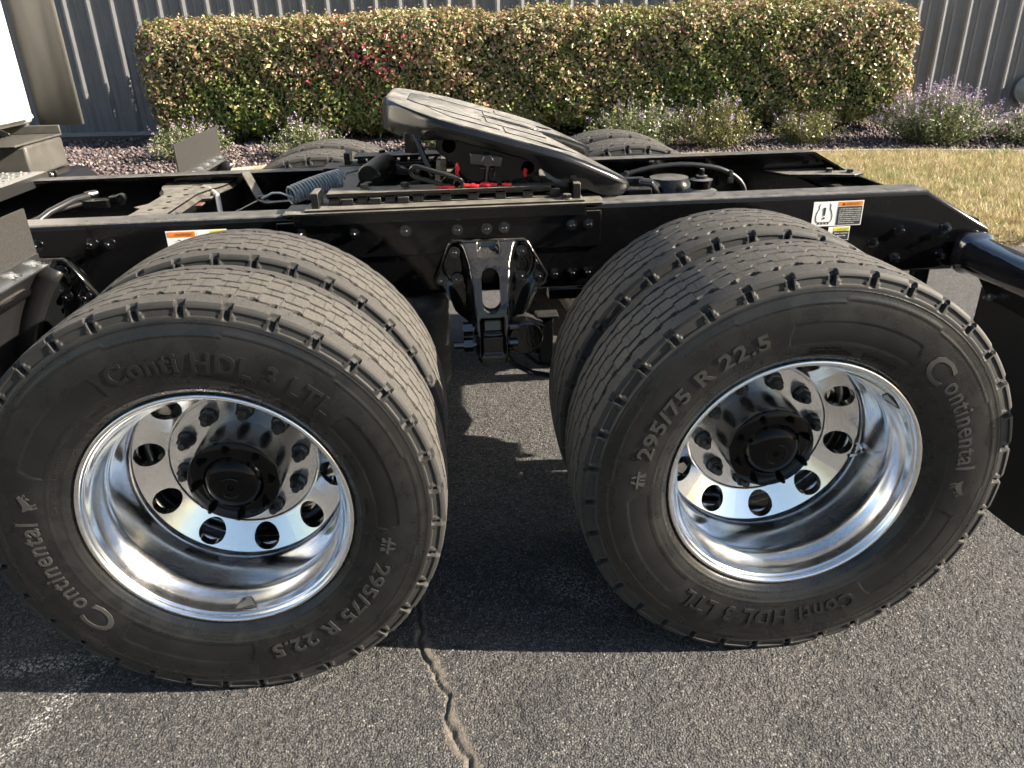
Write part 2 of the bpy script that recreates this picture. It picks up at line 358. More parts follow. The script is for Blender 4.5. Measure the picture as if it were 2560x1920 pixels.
cavity[x0:x0+nx, y0:y0+ny] = np.clip(np.clip((-gg-0.55)/1.1, 0, 1)*(1-seal*0.7)+crk*.9, 0, 1)
sealer[x0:x0+nx, y0:y0+ny] = seal
# remains of a white stall line and scattered paint flecks
pl = np.clip(1-np.abs(fx_-(-0.40+(fy_-0.15)*0.42)+wob*0.012)/0.045, 0, 1)*(fy_ < 0.22)*0.8
pl = np.maximum(pl, np.clip(1-((fx_+0.56)/0.22)**2-((fy_-0.125)/0.04)**2, 0, 1)*0.9)
pl = np.maximum(pl, np.clip(1-((fx_-0.82-(0.32-fy_)*0.7)/0.10)**2-((fy_-0.27)/0.13)**2, 0, 1)*0.45)
paint[x0:x0+nx, y0:y0+ny] = pl
i = np.arange(len(xs)-1)[:, None]*len(ys)+np.arange(len(ys)-1)[None, :]
F = np.stack([i, i+len(ys), i+len(ys)+1, i+1], -1).reshape(-1, 4)
me = np_mesh('asphalt', np.stack([X, Y, Z], -1).reshape(-1, 3), F, 'asphalt', 180)
pt_attr(me, 'cavity', cavity); pt_attr(me, 'paint', paint); pt_attr(me, 'sealer', sealer)
link('asphalt', me, kind='structure', label='rough grey asphalt lot with a tan sealed crack')

# lawn, its edging and the planting bed
kx = np.array([-14, -8, -3.6, -2.4, -1.7, 1.0, 3.5, 5.26, 6.03, 6.96, 8.5, 14.]); ky = np.array([7.1, 7.1, 7.3, 7.55, 7.9, 7.75, 7.6, 7.42, 7.26, 6.92, 6.4, 5.0])
def kerb_y(x): return np.interp(x, kx, ky)
mb = MB(); gx = np.linspace(-14, 14, 57)
top = [(x, 3.5, 0.035) for x in gx]+[(x, float(kerb_y(x)), 0.045) for x in gx]; n = len(gx)
mb.add(top, [(k, k+1, n+k+1, n+k) for k in range(n-1)]); mb.add([(x, 3.5, 0.035) for x in gx]+[(x, 3.47, -0.02) for x in gx], [(k, k+1, n+k+1, n+k) for k in range(n-1)])
link('lawn', mb.mesh('lawn', 'lawn', 60), kind='structure', label='dry straw coloured lawn between asphalt and planting bed')
mb = MB()
mb.add([(x, float(kerb_y(x))+.045, 0.03) for x in gx]+[tuple(wp(s, -0.3, 0.03)) for s in np.linspace(-9, 19, n)], [(k, k+1, n+k+1, n+k) for k in range(n-1)])
link('garden_bed', mb.mesh('garden_bed', 'soil', 60), kind='structure', label='dark stone mulched planting bed along the siding')
mb = MB(); P = [Vector((x, float(kerb_y(x))+.02, 0.02)) for x in np.linspace(-13, 13, 90)]
for a, b in zip(P[:-1], P[1:]):
    pass
vs_ = []; 
for q in P: vs_ += [q+Vector((0, -.025, 0)), q+Vector((0, -.02, .055)), q+Vector((0, .02, .055)), q+Vector((0, .025, 0))]
mb.add(vs_, [(4*k+j, 4*k+j+1, 4*k+j+5, 4*k+j+4) for k in range(len(P)-1) for j in range(3)])
link('bed_edging', mb.mesh('bed_edging', 'edging', 30), kind='structure', label='thin pale edging strip between lawn and planting bed')

# grass blades (uncountable)
def scatter_grass(n, xr, yf):
    x = RNG.uniform(*xr, n); a, b = yf(x); y = a+(b-a)*RNG.random(n); z = np.interp(y, [3.5, 7.8], [.033, .043])
    ang = RNG.uniform(0, 2*PI, n); hgt = RNG.uniform(.02, .065, n); w = RNG.uniform(.0025, .005, n); lean = RNG.uniform(.1, 1.0, n)*hgt
    dx, dy = np.cos(ang), np.sin(ang); la = RNG.uniform(0, 2*PI, n)
    V = np.zeros((n, 3, 3)); V[:, 0] = np.stack([x-dx*w, y-dy*w, z], 1); V[:, 1] = np.stack([x+dx*w, y+dy*w, z], 1)
    V[:, 2] = np.stack([x+np.cos(la)*lean, y+np.sin(la)*lean, z+hgt], 1)
    pal = np.array([(.46, .37, .20), (.56, .47, .29), (.36, .28, .14), (.30, .30, .12), (.20, .26, .08)])
    patch = np.sin(x*1.7+np.sin(y*2.1))*np.sin(y*1.9+x*.6); pr = np.clip(RNG.random(n)*.75+.10*patch+.02, 0, .999)
    k = np.searchsorted([.30, .55, .70, .80], pr); c = pal[k]*RNG.uniform(.75, 1.2, (n, 1))
    return V.reshape(-1, 3), c
V1, c1 = scatter_grass(95000, (1.6, 8.2), lambda x: (np.full_like(x, 3.48), kerb_y(x)))
V2, c2 = scatter_grass(15000, (-4.5, 1.6), lambda x: (kerb_y(x)-1.6, kerb_y(x)))
def tussocks(nc, xr):
    cx = RNG.uniform(*xr, nc); cy = 3.5+(kerb_y(cx)-3.52)*RNG.random(nc); k = np.repeat(np.arange(nc), 26); n = len(k); rr = RNG.random(n)**.5*.035
    a = RNG.uniform(0, 2*PI, n); x = cx[k]+np.cos(a)*rr; y = cy[k]+np.sin(a)*rr; hgt = RNG.uniform(.05, .105, n)*(RNG.uniform(.6, 1.1, nc)[k]); w = RNG.uniform(.002, .0045, n)
    V = np.zeros((n, 3, 3)); b = RNG.uniform(0, 2*PI, n); V[:, 0] = np.stack([x-np.cos(b)*w, y-np.sin(b)*w, np.full(n, .035)], 1); V[:, 1] = np.stack([x+np.cos(b)*w, y+np.sin(b)*w, np.full(n, .035)], 1)
    V[:, 2] = np.stack([x+np.cos(a)*hgt*.6, y+np.sin(a)*hgt*.6, .035+hgt], 1)
    base = np.array([(.50, .41, .23), (.60, .52, .33), (.24, .30, .09), (.40, .36, .16)])[RNG.choice(4, nc, p=[.38, .27, .17, .18])][k]
    return V.reshape(-1, 3), base*RNG.uniform(.7, 1.2, (n, 1))
V3, c3 = tussocks(2600, (1.8, 8.0)); V2 = np.concatenate([V2, V3]); c2 = np.concatenate([c2, c3])
V = np.concatenate([V1, V2]); F = np.arange(len(V)).reshape(-1, 3)
me = np_mesh('grass', V, F, 'blade'); face_tint(me, np.concatenate([c1, c2]))
link('grass', me, kind='stuff', label='short dry yellow grass with a few green blades', category='grass')

# stone mulch (uncountable)
ico_v = np.array([(0, 0, 1), (.9, 0, .3), (.28, .85, .3), (-.72, .53, .3), (-.72, -.53, .3), (.28, -.85, .3), (0, 0, -.4)])
ico_f = np.array([(0, 1, 2), (0, 2, 3), (0, 3, 4), (0, 4, 5), (0, 5, 1), (6, 2, 1), (6, 3, 2), (6, 4, 3), (6, 5, 4), (6, 1, 5)])
def rocks(n, xr, dmax):
    x = RNG.uniform(*xr, n); yk = kerb_y(x)+.07; ywall = WA.y+(x-WA.x)*WU.y/WU.x-.12
    y = yk+(np.minimum(ywall, yk+dmax)-yk)*RNG.random(n); s = RNG.uniform(.014, .036, n)
    V = ico_v[None]*(s[:, None, None]*RNG.uniform(.6, 1.3, (n, 7, 3)))
    a = RNG.uniform(0, 2*PI, n); ca, sa = np.cos(a)[:, None], np.sin(a)[:, None]
    V = np.stack([V[..., 0]*ca-V[..., 1]*sa, V[..., 0]*sa+V[..., 1]*ca, V[..., 2]], -1)+np.stack([x, y, np.full(n, .035)], 1)[:, None]
    pal = np.array([(.125, .095, .095), (.085, .068, .075), (.18, .14, .13), (.28, .24, .21), (.06, .05, .056)]); c = pal[RNG.choice(5, n, p=[.3, .3, .18, .07, .15])]*RNG.uniform(.7, 1.2, (n, 1))
    F = ico_f[None]+(np.arange(n)*7)[:, None, None]
    return V.reshape(-1, 3), F.reshape(-1, 3), np.repeat(c, 10, 0)
Va, Fa, ca_ = rocks(9000, (-6.5, 0.6), 4.0); Vb, Fb, cb = rocks(9000, (0.6, 9.5), 3.0)
me = np_mesh('gravel', np.concatenate([Va, Vb]), np.concatenate([Fa, Fb+len(Va)]), 'rock'); face_tint(me, np.concatenate([ca_, cb]))
link('gravel', me, kind='stuff', label='purple brown stone mulch spread over the planting bed', category='gravel')
# ------------------------------------------------------------------ ribbed metal building
bld = link('metal_building', None, label='blue grey ribbed metal building behind the hedge', category='building'); bld.location = WA
PIT = 0.365; HT = 5.2
def panel_mesh():
    # profile across one panel: (along, proud)
    pr = [(0, 0), (.020, 0), (.070, .044), (.100, .044), (.165, 0), (.225, 0), (.240, .010), (.252, .010), (.275, 0), (PIT-.0015, 0)]
    mb = MB(); P = []
    for z in (0.08, HT):
        for a, b in pr: P.append(WU*a+WN*b+Vector((0, 0, z)))
        for a, b in reversed(pr): P.append(WU*a+WN*(b-.012)+Vector((0, 0, z)))
    k = len(pr)*2; mb.add(P, [(j, (j+1) % k, k+(j+1) % k, k+j) for j in range(k)]+[tuple(range(k-1, -1, -1)), tuple(range(k, 2*k))])
    return mb.mesh('siding_panel', 'siding', 20)
pm = panel_mesh()
for k in range(-16, 50):
    o = link('panel', pm, bld); o.location = WU*(k*PIT+.12-.045)
mb = MB(); P = [WU*-6+WN*-.4, WU*18.4+WN*-.4, WU*18.4+WN*-.02, WU*-6+WN*-.02]
mb.add([q for q in P]+[q+Vector((0, 0, HT)) for q in P], [(0, 1, 2, 3), (4, 5, 6, 7), (0, 1, 5, 4), (1, 2, 6, 5), (2, 3, 7, 6), (3, 0, 4, 7)])
link('wall_core', mb.mesh('wall_core', 'siding'), bld)
mb = MB(); P = [WU*-6+WN*-.01, WU*18.4+WN*-.01, WU*18.4+WN*.055, WU*-6+WN*.055]
mb.add([q for q in P]+[q+Vector((0, 0, .085)) for q in P], [(0, 1, 2, 3), (4, 5, 6, 7), (0, 1, 5, 4), (1, 2, 6, 5), (2, 3, 7, 6), (3, 0, 4, 7)])
link('base_trim', mb.mesh('base_trim', 'trim'), bld)
mb = MB(); P = [WU*-6.2+WN*-.01, WU*18.6+WN*-.01, WU*18.6+WN*.16, WU*-6.2+WN*.16]
mb.add([q+Vector((0, 0, HT)) for q in P]+[q+Vector((0, 0, HT+.16)) for q in P], [(0, 1, 2, 3), (4, 5, 6, 7), (0, 1, 5, 4), (1, 2, 6, 5), (2, 3, 7, 6), (3, 0, 4, 7)])
link('gutter', mb.mesh('gutter', 'trim'), bld)
# round vent cowl on the wall
mb = MB(); mb.lathe([(.0001, -.30), (.06, -.295), (.12, -.27), (.165, -.22), (.185, -.16), (.19, -.10), (.215, -.095), (.215, -.085), (.19, -.08), (.17, .0), (.19, .0)], 40)
me = mb.mesh('vent', 'vent', 40)
vent = link('vent', me, bld); vent.rotation_euler = (0, 0, math.atan2(WU.y, WU.x)); vent.location = WU*14.78+WN*.03+Vector((0, 0, .42))
vsm = MB().lathe([(.0001, -.105), (.007, -.105), (.007, -.094)], 6).mesh('vent_screw', 'zinc')
for k in range(10): o = link('vent_screw', vsm, vent); o.location = (.204*math.cos(k*PI/5), 0, .204*math.sin(k*PI/5))

# ------------------------------------------------------------------ clipped hedge
HS0, HS1, HO0, HO1, HZ0, HZ1 = 1.85, 12.42, 0.06, 1.62, 0.16, 1.66
hedge = link('hedge', None, label='long clipped hedge of green and bronze leaves before the ribbed wall', category='hedge'); hedge.location = wp((HS0+HS1)/2, .85, 0); HL = hedge.location
LEAFV = np.array([(0, 0, 0), (.42, -.30, .07), (1, 0, -.03), (.42, .30, .07)])
def leaf_quads(pos, nrm, size, rng):
    n = len(pos); t0 = rng.standard_normal((n, 3)); t0 -= nrm*(t0*nrm).sum(1, keepdims=True); t0 /= np.linalg.norm(t0, axis=1, keepdims=True)+1e-9
    b0 = np.cross(nrm, t0); V = np.zeros((n, 4, 3))
    for k in range(4): V[:, k] = pos+size[:, None]*(t0*LEAFV[k, 0]+b0*LEAFV[k, 1]+nrm*LEAFV[k, 2])
    F = np.array([(0, 1, 2), (0, 2, 3)])[None]+(np.arange(n)*4)[:, None, None]
    return V.reshape(-1, 3), F.reshape(-1, 3)
def hedge_surface(n, rng):
    """random points on a rounded, slightly lumpy box, with outward normals (s, off, z space)"""
    ex = np.array([(HS1-HS0)/2, (HO1-HO0)/2, (HZ1-HZ0)/2]); ctr = np.array([(HS0+HS1)/2, (HO0+HO1)/2, (HZ0+HZ1)/2]); rad = .36
    area = np.array([4*ex[1]*ex[2], 4*ex[1]*ex[2], 4*ex[0]*ex[2]*0.12, 4*ex[0]*ex[2], 4*ex[0]*ex[1]*.8, 4*ex[0]*ex[1]*.30]); pr = area/area.sum()
    f = rng.choice(6, n, p=pr); p = rng.uniform(-1, 1, (n, 3))*ex; nn = np.zeros((n, 3))
    for k, (ax, sg) in enumerate(((0, -1), (0, 1), (1, -1), (1, 1), (2, 1), (2, -1))):
        q = f == k; p[q, ax] = sg*ex[ax]; nn[q, ax] = sg
    core = np.clip(p, -(ex-rad), ex-rad); d = p-core; L = np.linalg.norm(d, axis=1, keepdims=True); nn = np.where(L > 1e-6, d/np.maximum(L, 1e-6), nn); p = core+nn*rad
    lump = .035*np.sin(p[:, 0]*2.3+1.7*np.sin(p[:, 0]*.9))*np.sin(p[:, 2]*2.1+.7)+.018*np.sin(p[:, 0]*5.7+2*np.sin(p[:, 2]*4))+.022*np.sin(p[:, 0]*13+3*np.sin(p[:, 2]*5)+p[:, 1]*8)+.018*np.sin(p[:, 0]*29+p[:, 2]*23+2*np.sin(p[:, 0]*7))
    p = p+nn*lump[:, None]
    return p+ctr, nn
def to_world(p): return np.array(WA)[None]+p[:, :1]*np.array(WU)[None]+p[:, 1:2]*np.array(WN)[None]+p[:, 2:]*np.array((0, 0, 1.))[None]
def dir_world(p): return p[:, :1]*np.array(WU)[None]+p[:, 1:2]*np.array(WN)[None]+p[:, 2:]*np.array((0, 0, 1.))[None]
NL = 125000
p, nn = hedge_surface(NL, RNG); dep = RNG.exponential(.036, NL); dep = np.minimum(dep, .32)-.025*(RNG.random(NL) < .3); shoot = (RNG.random(NL) < .012) & (nn[:, 2] > .6); dep = np.where(shoot, -RNG.uniform(.02, .10, NL), dep); p = p-nn*dep[:, None]+RNG.normal(0, .015, (NL, 3))
on = nn*.9+RNG.normal(0, .62, (NL, 3)); on[:, 2] += .25; on /= np.linalg.norm(on, axis=1, keepdims=True)
pal = np.array([(.075, .115, .025), (.11, .155, .032), (.155, .175, .05), (.235, .205, .09), (.30, .21, .14), (.25, .14, .085), (.35, .31, .18), (.50, .05, .10)])
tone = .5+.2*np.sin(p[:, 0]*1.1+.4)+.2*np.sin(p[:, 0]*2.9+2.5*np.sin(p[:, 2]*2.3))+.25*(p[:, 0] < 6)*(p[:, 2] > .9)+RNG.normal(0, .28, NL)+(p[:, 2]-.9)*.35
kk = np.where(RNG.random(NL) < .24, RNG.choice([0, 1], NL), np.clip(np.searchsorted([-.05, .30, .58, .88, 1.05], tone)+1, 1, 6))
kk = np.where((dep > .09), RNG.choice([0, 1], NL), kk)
redc = np.exp(-(((p[:, 0]-5.1)/.55)**2+((p[:, 2]-1.05)/.28)**2))*(p[:, 1] > 1.2)
kk = np.where(RNG.random(NL) < redc*.13, 7, kk)
cols = pal[kk]*RNG.uniform(.95, 1.65, (NL, 1))
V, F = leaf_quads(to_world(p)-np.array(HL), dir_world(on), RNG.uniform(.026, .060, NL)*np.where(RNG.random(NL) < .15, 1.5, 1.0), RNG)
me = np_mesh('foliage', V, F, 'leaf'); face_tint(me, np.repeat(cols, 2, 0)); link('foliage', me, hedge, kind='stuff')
# leaves one can pick out on the face towards the lot
front = np.where((p[:, 1] > HO1-.03) & (dep < .02) & (p[:, 2] > .5))[0]; reds = np.where((kk == 7) & (dep < .05))[0][:70]
sel = np.concatenate([reds, RNG.choice(front, 300-len(reds), replace=False)])
lm = []
for k in range(8):
    mbl = MB().add([tuple(q) for q in LEAFV]+[(.2, -.02, .02), (.75, 0, .0)], [(0, 1, 4), (4, 1, 5), (5, 1, 2), (0, 4, 3), (4, 5, 3), (5, 2, 3)])
    me = mbl.mesh('leaf', 'leaf', 0); face_tint(me, np.tile(pal[k]*1.1, (6, 1))); lm.append(me)
pw = to_world(p)-np.array(HL); ow = dir_world(on)
for j in sel:
    o = link('leaf', lm[kk[j]], hedge); o.location = Vector(pw[j])+Vector(ow[j])*.02
    q = Vector(ow[j]).to_track_quat('Z', 'X'); o.rotation_mode = 'QUATERNION'; o.rotation_quaternion = q @ Matrix.Rotation(random.uniform(0, 6.28), 3, 'Z').to_quaternion(); s = random.uniform(.045, .07); o.scale = (s, s, s)
# inner mass of oversized leaves, coloured dark to imitate interior shade, and the stems
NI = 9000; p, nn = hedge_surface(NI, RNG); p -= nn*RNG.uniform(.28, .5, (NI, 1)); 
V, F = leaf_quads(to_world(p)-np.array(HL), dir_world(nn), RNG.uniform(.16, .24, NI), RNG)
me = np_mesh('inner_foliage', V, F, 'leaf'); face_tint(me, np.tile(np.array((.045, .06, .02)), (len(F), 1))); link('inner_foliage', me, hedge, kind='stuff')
for k in range(12):
    s0 = HS0+.5+k*(HS1-HS0-1)/11+random.uniform(-.15, .15); mb = MB()
    for j in range(5):
        a = random.uniform(0, 6.28); base = wp(s0+random.uniform(-.06, .06), .95+random.uniform(-.1, .1), .02)-HL
        tip = base+Vector((math.cos(a)*.35, math.sin(a)*.3, random.uniform(.7, 1.1))); mb.tube([base, base.lerp(tip, .4)+Vector((0, 0, .08)), tip], [.018, .012, .005], 6)
    link('stem', mb.mesh('stem', 'bark'), hedge)

# ------------------------------------------------------------------ catmint plants in the bed
def catmint(c, h, rad, nst, flower, seed, label, tintg=0.0):
    rng = np.random.default_rng(seed); c = Vector(c); o = link('catmint_plant', None, label=label, category='plant', group='catmint plants in the stone bed'); o.location = c
    LP, LN, LC, FP, FN, FC = [], [], [], [], [], []; mb = MB()
    for k in range(nst):
        a = rng.uniform(0, 2*PI); sp_ = rng.random()**.6*rad; hh = h*(1-.55*(sp_/rad)**2)*rng.uniform(.72, 1.08)
        b = Vector((math.cos(a)*sp_*.35, math.sin(a)*sp_*.35, .02)); m1 = Vector((math.cos(a)*sp_*.75, math.sin(a)*sp_*.75, hh*.55)); e = Vector((math.cos(a)*sp_, math.sin(a)*sp_, hh))
        mb.tube([b, m1, e], [.003, .0025, .0015], 3, cap=False)
        for j in range(34):
            tt = rng.random()**.8; q = (b*(1-tt)+m1*tt) if rng.random() < .5 else (m1*(1-tt)+e*tt)
            LP.append(tuple(q+Vector(rng.normal(0, .022, 3)))); LN.append(rng.normal(0, 1, 3)+(0, 0, .6))
            base = np.array((.13, .165, .075)) if rng.random() < .6 else np.array((.21, .23, .10)); LC.append((base+np.array((.03, .0, -.01))*tintg)*rng.uniform(.7, 1.25))
        if rng.random() < flower:
            dirv = (e-m1).normalized()
            for j in range(22):
                q = e+dirv*(rng.uniform(-.05, .10))+Vector(rng.normal(0, .009, 3)); FP.append(tuple(q)); FN.append(rng.normal(0, 1, 3))
                FC.append(np.array([(.42, .30, .56), (.50, .40, .58), (.50, .38, .42), (.40, .33, .30)][rng.choice(4, p=[.4, .25, .2, .15])])*rng.uniform(.8, 1.2))
    for nm, P_, N_, Cc, s0, s1 in (('foliage', LP, LN, LC, .022, .042), ('flower_spikes', FP, FN, FC, .012, .022)):
        if not P_: continue
        N_ = np.array(N_); N_ /= np.linalg.norm(N_, axis=1, keepdims=True); V, F = leaf_quads(np.array(P_), N_, rng.uniform(s0, s1, len(P_)), rng)
        me = np_mesh(nm, V, F, 'leaf'); face_tint(me, np.repeat(np.array(Cc), 2, 0)); link(nm, me, o, kind='stuff')
    link('stems', mb.mesh('stems', 'bark', 0), o, kind='stuff')
catmint((-2.75, 9.0, .03), .48, .60, 110, .35, 1, 'loose catmint plant beyond the upright mud flap')
catmint((-1.30, 8.75, .03), .44, .52, 100, .25, 2, 'pale green catmint plant beside the far front tyre')
catmint((0.52, 8.9, .03), .42, .42, 80, .30, 3, 'small catmint plant seen under the tilted fifth wheel plate')
catmint((2.95, 8.55, .03), .55, .75, 150, .18, 4, 'broad grey green catmint plant just beyond the far rear tyre')
catmint((3.85, 8.35, .03), .58, .62, 150, .12, 5, 'bright green catmint plant before the hedge with few flowers', 1.0)
catmint((5.08, 8.4, .03), .44, .48, 100, .10, 6, 'low yellow green catmint plant before the bare hedge foot', 1.0)
catmint((6.50, 7.95, .03), .66, .72, 240, .8, 7, 'tallest catmint plant, covered in lilac flower spikes')
catmint((7.62, 7.75, .03), .40, .55, 110, .35, 8, 'dark catmint plant at the lawn edge below the round vent')
# ------------------------------------------------------------------ the truck
TL = Vector((0.65, 1.194, 0))
truck = link('semi_truck', None, label='black tandem axle semi truck chassis with polished wheels, fifth wheel and white cab', category='truck'); truck.location = TL
TI = Matrix.Translation(-TL)
def part(name, data, bevel=0.0, loc=None, **kw):
    o = link(name, data, truck, bevel, **kw); o.matrix_parent_inverse = TI
    if loc is not None: o.location = loc
    return o
AX = (0.0, 1.311); AZ = 0.505; TY = 0.118; DUAL = 0.336; YC = 1.194; YW = 0.762; ZT = 0.998; ZB = 0.743

# --- tyre (one mesh shared by all wheels); local frame: axle along y, outside towards -y
NPIT = 35; PER = 24; NTH = NPIT*PER
def catrom(pts, m_):
    pts = np.array(pts, float); out = []; P = np.vstack([2*pts[0]-pts[1], pts, 2*pts[-1]-pts[-2]])
    for i in range(1, len(P)-2):
        t_ = np.linspace(0, 1, m_, endpoint=False)[:, None]; a, b, c, d = P[i-1], P[i], P[i+1], P[i+2]
        out.append(.5*((2*b)+(-a+c)*t_+(2*a-5*b+4*c-d)*t_**2+(-a+3*b-3*c+d)*t_**3))
    return np.vstack(out+[pts[-1:]])
SIDE = [(.288, .100), (.299, .112), (.311, .124), (.333, .136), (.362, .1440), (.395, .1465), (.425, .1440), (.446, .1400), (.460, .1365), (.466, .1350)]
SP = catrom(SIDE, 40)
def side_y(r): return np.interp(r, SP[:, 0], SP[:, 1])
def resample(pts, step):
    d = np.r_[0, np.cumsum(np.linalg.norm(np.diff(pts, axis=0), axis=1))]; n = max(2, int(round(d[-1]/step))+1); s = np.linspace(0, d[-1], n)
    return np.stack([np.interp(s, d, pts[:, 0]), np.interp(s, d, pts[:, 1])], 1)
def crown(w): return 0.5085-0.0055*(np.abs(w)/.124)**2.4
def tyre_mesh():
    sideO = resample(SP, .0028); shO = np.stack([np.linspace(.466, .5015, 19)[1:], np.interp(np.linspace(.466, .5015, 19)[1:], [.466, .470, .495, .5005, .5015], [.1350, .1352, .1305, .1275, .1250])], 1)
    wv = np.linspace(-.124, .124, 125)
    prof = [(r, -y, 0, y) for r, y in sideO]+[(r, -y, 1, y) for r, y in shO]+[(crown(w), w, 2, w) for w in wv]+[(r, y, 1, y) for r, y in shO[::-1]]+[(r, y, 3, y) for r, y in resample(SP, .014)[::-1]]
    pr = np.array(prof); r0, y0_, kind = pr[:, 0], pr[:, 1], pr[:, 2]; m_ = len(pr)
    th = np.arange(NTH)/NTH*2*PI; TH, KI = np.meshgrid(th, np.arange(m_), indexing='ij'); Rr = r0[KI].copy(); Yy = y0_[KI].copy(); K = kind[KI]; W_ = y0_[KI]
    ph = (TH*NPIT/(2*PI)) % 1.0
    dust = np.where(K == 2, np.where(np.abs(W_) > .086, .62, 1.0), np.where(K == 1, .12, .0)); hatch = np.zeros_like(TH)
    # tread grooves
    dg = np.zeros_like(TH)
    def zig(p_): return np.clip(9*np.sin(2*PI*p_), -1, 1)
    for j, (w0, am, hw, dp) in enumerate(((-.082, .0030, .0044, .014), (-.042, .0052, .0034, .014), (0, .0052, .0034, .014), (.042, .0052, .0034, .014), (.082, .0030, .0044, .014))):
        off = .5*(j % 2); cen = w0+am*zig(ph+off)
        hw_ = hw+(.0045*(np.abs(((2*ph+off+.25) % 1)-.5) < .10) if abs(w0) > .07 else .0012*(np.abs(((2*ph+off) % 1)-.5) < .16))
        hw_ = np.where((np.abs(np.sin(2*PI*(ph+off))) < .14) & (abs(w0) < .07), .0012, hw_)
        gmask = (np.abs(W_-cen) < hw_) & (K == 2); dg = np.where(gmask, dp, dg)
    # shoulder notches and scoops
    pn = np.abs(((ph) % 1)-.5)
    sh = (K == 1) | ((K == 2) & (np.abs(W_) > .1175))
    notch = sh & (pn < np.where(K == 1, .045+np.clip((Rr-.470)/.030, 0, 1)*.045, .09))
    nd = np.where(K == 1, np.clip((Rr-.4700)/.010, 0, 1)*.013, .013)
    scoop = (K == 1) & (Rr > .4745) & (Rr < .4915) & (pn > .20-(Rr-.4745)*4)
    Rr = Rr-np.where(K == 2, dg, 0); dust = np.where(dg > 0, .0, dust)
    sgn = np.sign(W_)
    Yy = Yy-sgn*np.where(notch & (K == 1), nd, 0)-sgn*np.where(scoop, .0030, 0)
    Rr = Rr-np.where(notch & (K == 2), nd, 0); dust = np.where(notch, .05, dust)
    # outer sidewall marks: rings, stepped serrated ridge, hatched fields
    S0 = K == 0; deg = np.degrees(TH) % 360
    step = np.where(((deg+12) % 60) < 30, .4475, .4395); par = (np.arange(NTH)[:, None] % 2)
    bandm = S0 & (np.abs(Rr-step) < .0035); Yy = np.where(bandm, Yy-.0007-.0007*par, Yy)
    for rr_, hgt in ((.4625, .0010), (.343, .0008), (.3175, .0010)): Yy = np.where(S0 & (np.abs(Rr-rr_) < .0017), Yy-hgt, Yy)
    for a0, a1 in ((-6.7, 38.7), (-132, -86), (115.3, 157.6)):
        dm = (deg-a0) % 360; sl = (Rr-.373)*60
        hm = S0 & (dm > 0+np.maximum(sl, 0)) & (dm < (a1-a0)-np.maximum(sl, 0)) & (Rr > .350) & (Rr < .3975)
        Yy = np.where(hm, Yy+.0010+.0007*par, Yy); hatch = np.where(hm, 1., hatch)
    co = np.stack([Rr*np.cos(TH), Yy, Rr*np.sin(TH)], -1).reshape(-1, 3)
    i = np.arange(NTH)[:, None]*m_+np.arange(m_-1)[None]; j = ((np.arange(NTH)+1) % NTH)[:, None]*m_+np.arange(m_-1)[None]
    F = np.stack([i, i+1, j+1, j], -1).reshape(-1, 4)
    me = np_mesh('tyre', co, F, 'rubber', 38); pt_attr(me, 'dust', dust); pt_attr(me, 'hatch', hatch); pt_attr(me, 'sheen', np.where((K == 0) | (K == 3), 1.0, 0.0))
    uv = me.uv_layers.new(name='UVMap'); vi = np.zeros(len(me.loops), np.int32); me.loops.foreach_get('vertex_index', vi)
    U = (TH*NPIT/(2*PI)).reshape(-1)[vi]; Vv = np.where(K == 2, W_, 1.0).reshape(-1)[vi]
    Uq = U.reshape(-1, 4); Uq = np.where((Uq.max(1, keepdims=True)-Uq) > NPIT/2, Uq+NPIT, Uq)
    uv.data.foreach_set('uv', np.stack([Uq.reshape(-1), Vv], 1).astype(np.float32).ravel())
    return me
tyre_me = tyre_mesh()

# --- raised lettering following the sidewall, reading clockwise with the tops outwards
def arc_text(mb, s, ang_mid, rb, size, hgt=.0012, off=0.0, xsc=1.0, cut=.008, width=None, start=None):
    v, f = text_tris(s, .5, off); v = v.copy()
    if width is not None: xsc = width/(v[:, 0].max()*size)
    x = v[:, 0]*size*xsc; y = v[:, 1]*size; a0 = R(ang_mid)+x.max()/2/(rb+size*.35) if start is None else R(start)
    th = a0-x/(rb+size*.35); r = rb+y
    bm = bmesh.new(); bv = [bm.verts.new((x_, y_, z_)) for x_, y_, z_ in zip(x, y, v[:, 2])]
    for q in f:
        try: bm.faces.new([bv[k] for k in q])
        except ValueError: pass
    if cut:
        yy = y.min()+cut
        while yy < y.max()-.002:
            bmesh.ops.bisect_plane(bm, geom=bm.verts[:]+bm.edges[:]+bm.faces[:], plane_co=(0, yy, 0), plane_no=(0, 1, 0)); yy += cut
    bm.verts.index_update(); vs = []
    for q in bm.verts:
        r_ = rb+q.co.y; t_ = a0-q.co.x/(rb+size*.35); yv = -float(side_y(r_))-(hgt if q.co.z > 0 else -.002)
        vs.append((r_*math.cos(t_), yv, r_*math.sin(t_)))
    mb.add(vs, [tuple(k.index for k in fc.verts) for fc in bm.faces]); bm.free()
def arc_poly(mb, poly, ang_mid, rb, hgt=.0012):
    a0 = R(ang_mid); P = []
    for z in (hgt, -.002):
        for x, y in poly:
            r_ = rb+y; t_ = a0-x/rb; P.append((r_*math.cos(t_), -float(side_y(r_))-z, r_*math.sin(t_)))
    n = len(poly); mb.add(P, [tuple(range(n))]+[(k, (k+1) % n, n+(k+1) % n, n+k) for k in range(n)])
mb = MB()
mc = MB()
arc_text(mc, 'Conti HDL 3 LTL', 77, .3635, .060, .0026, .020, width=.385*R(69))
ms = MB()
arc_text(ms, '295/75 R 22.5', -50.5, .3635, .050, .0026, .024, width=.385*R(57))
mp = MB(); mr = MB(); mh = MB()
arc_text(mp, 'ontinental', -166.5, .3660, .062, .0014, .012, width=.39*R(36))
arc_text(mp, 'C', -141.5, .3560, .082, .0014, .012, width=.39*R(10))
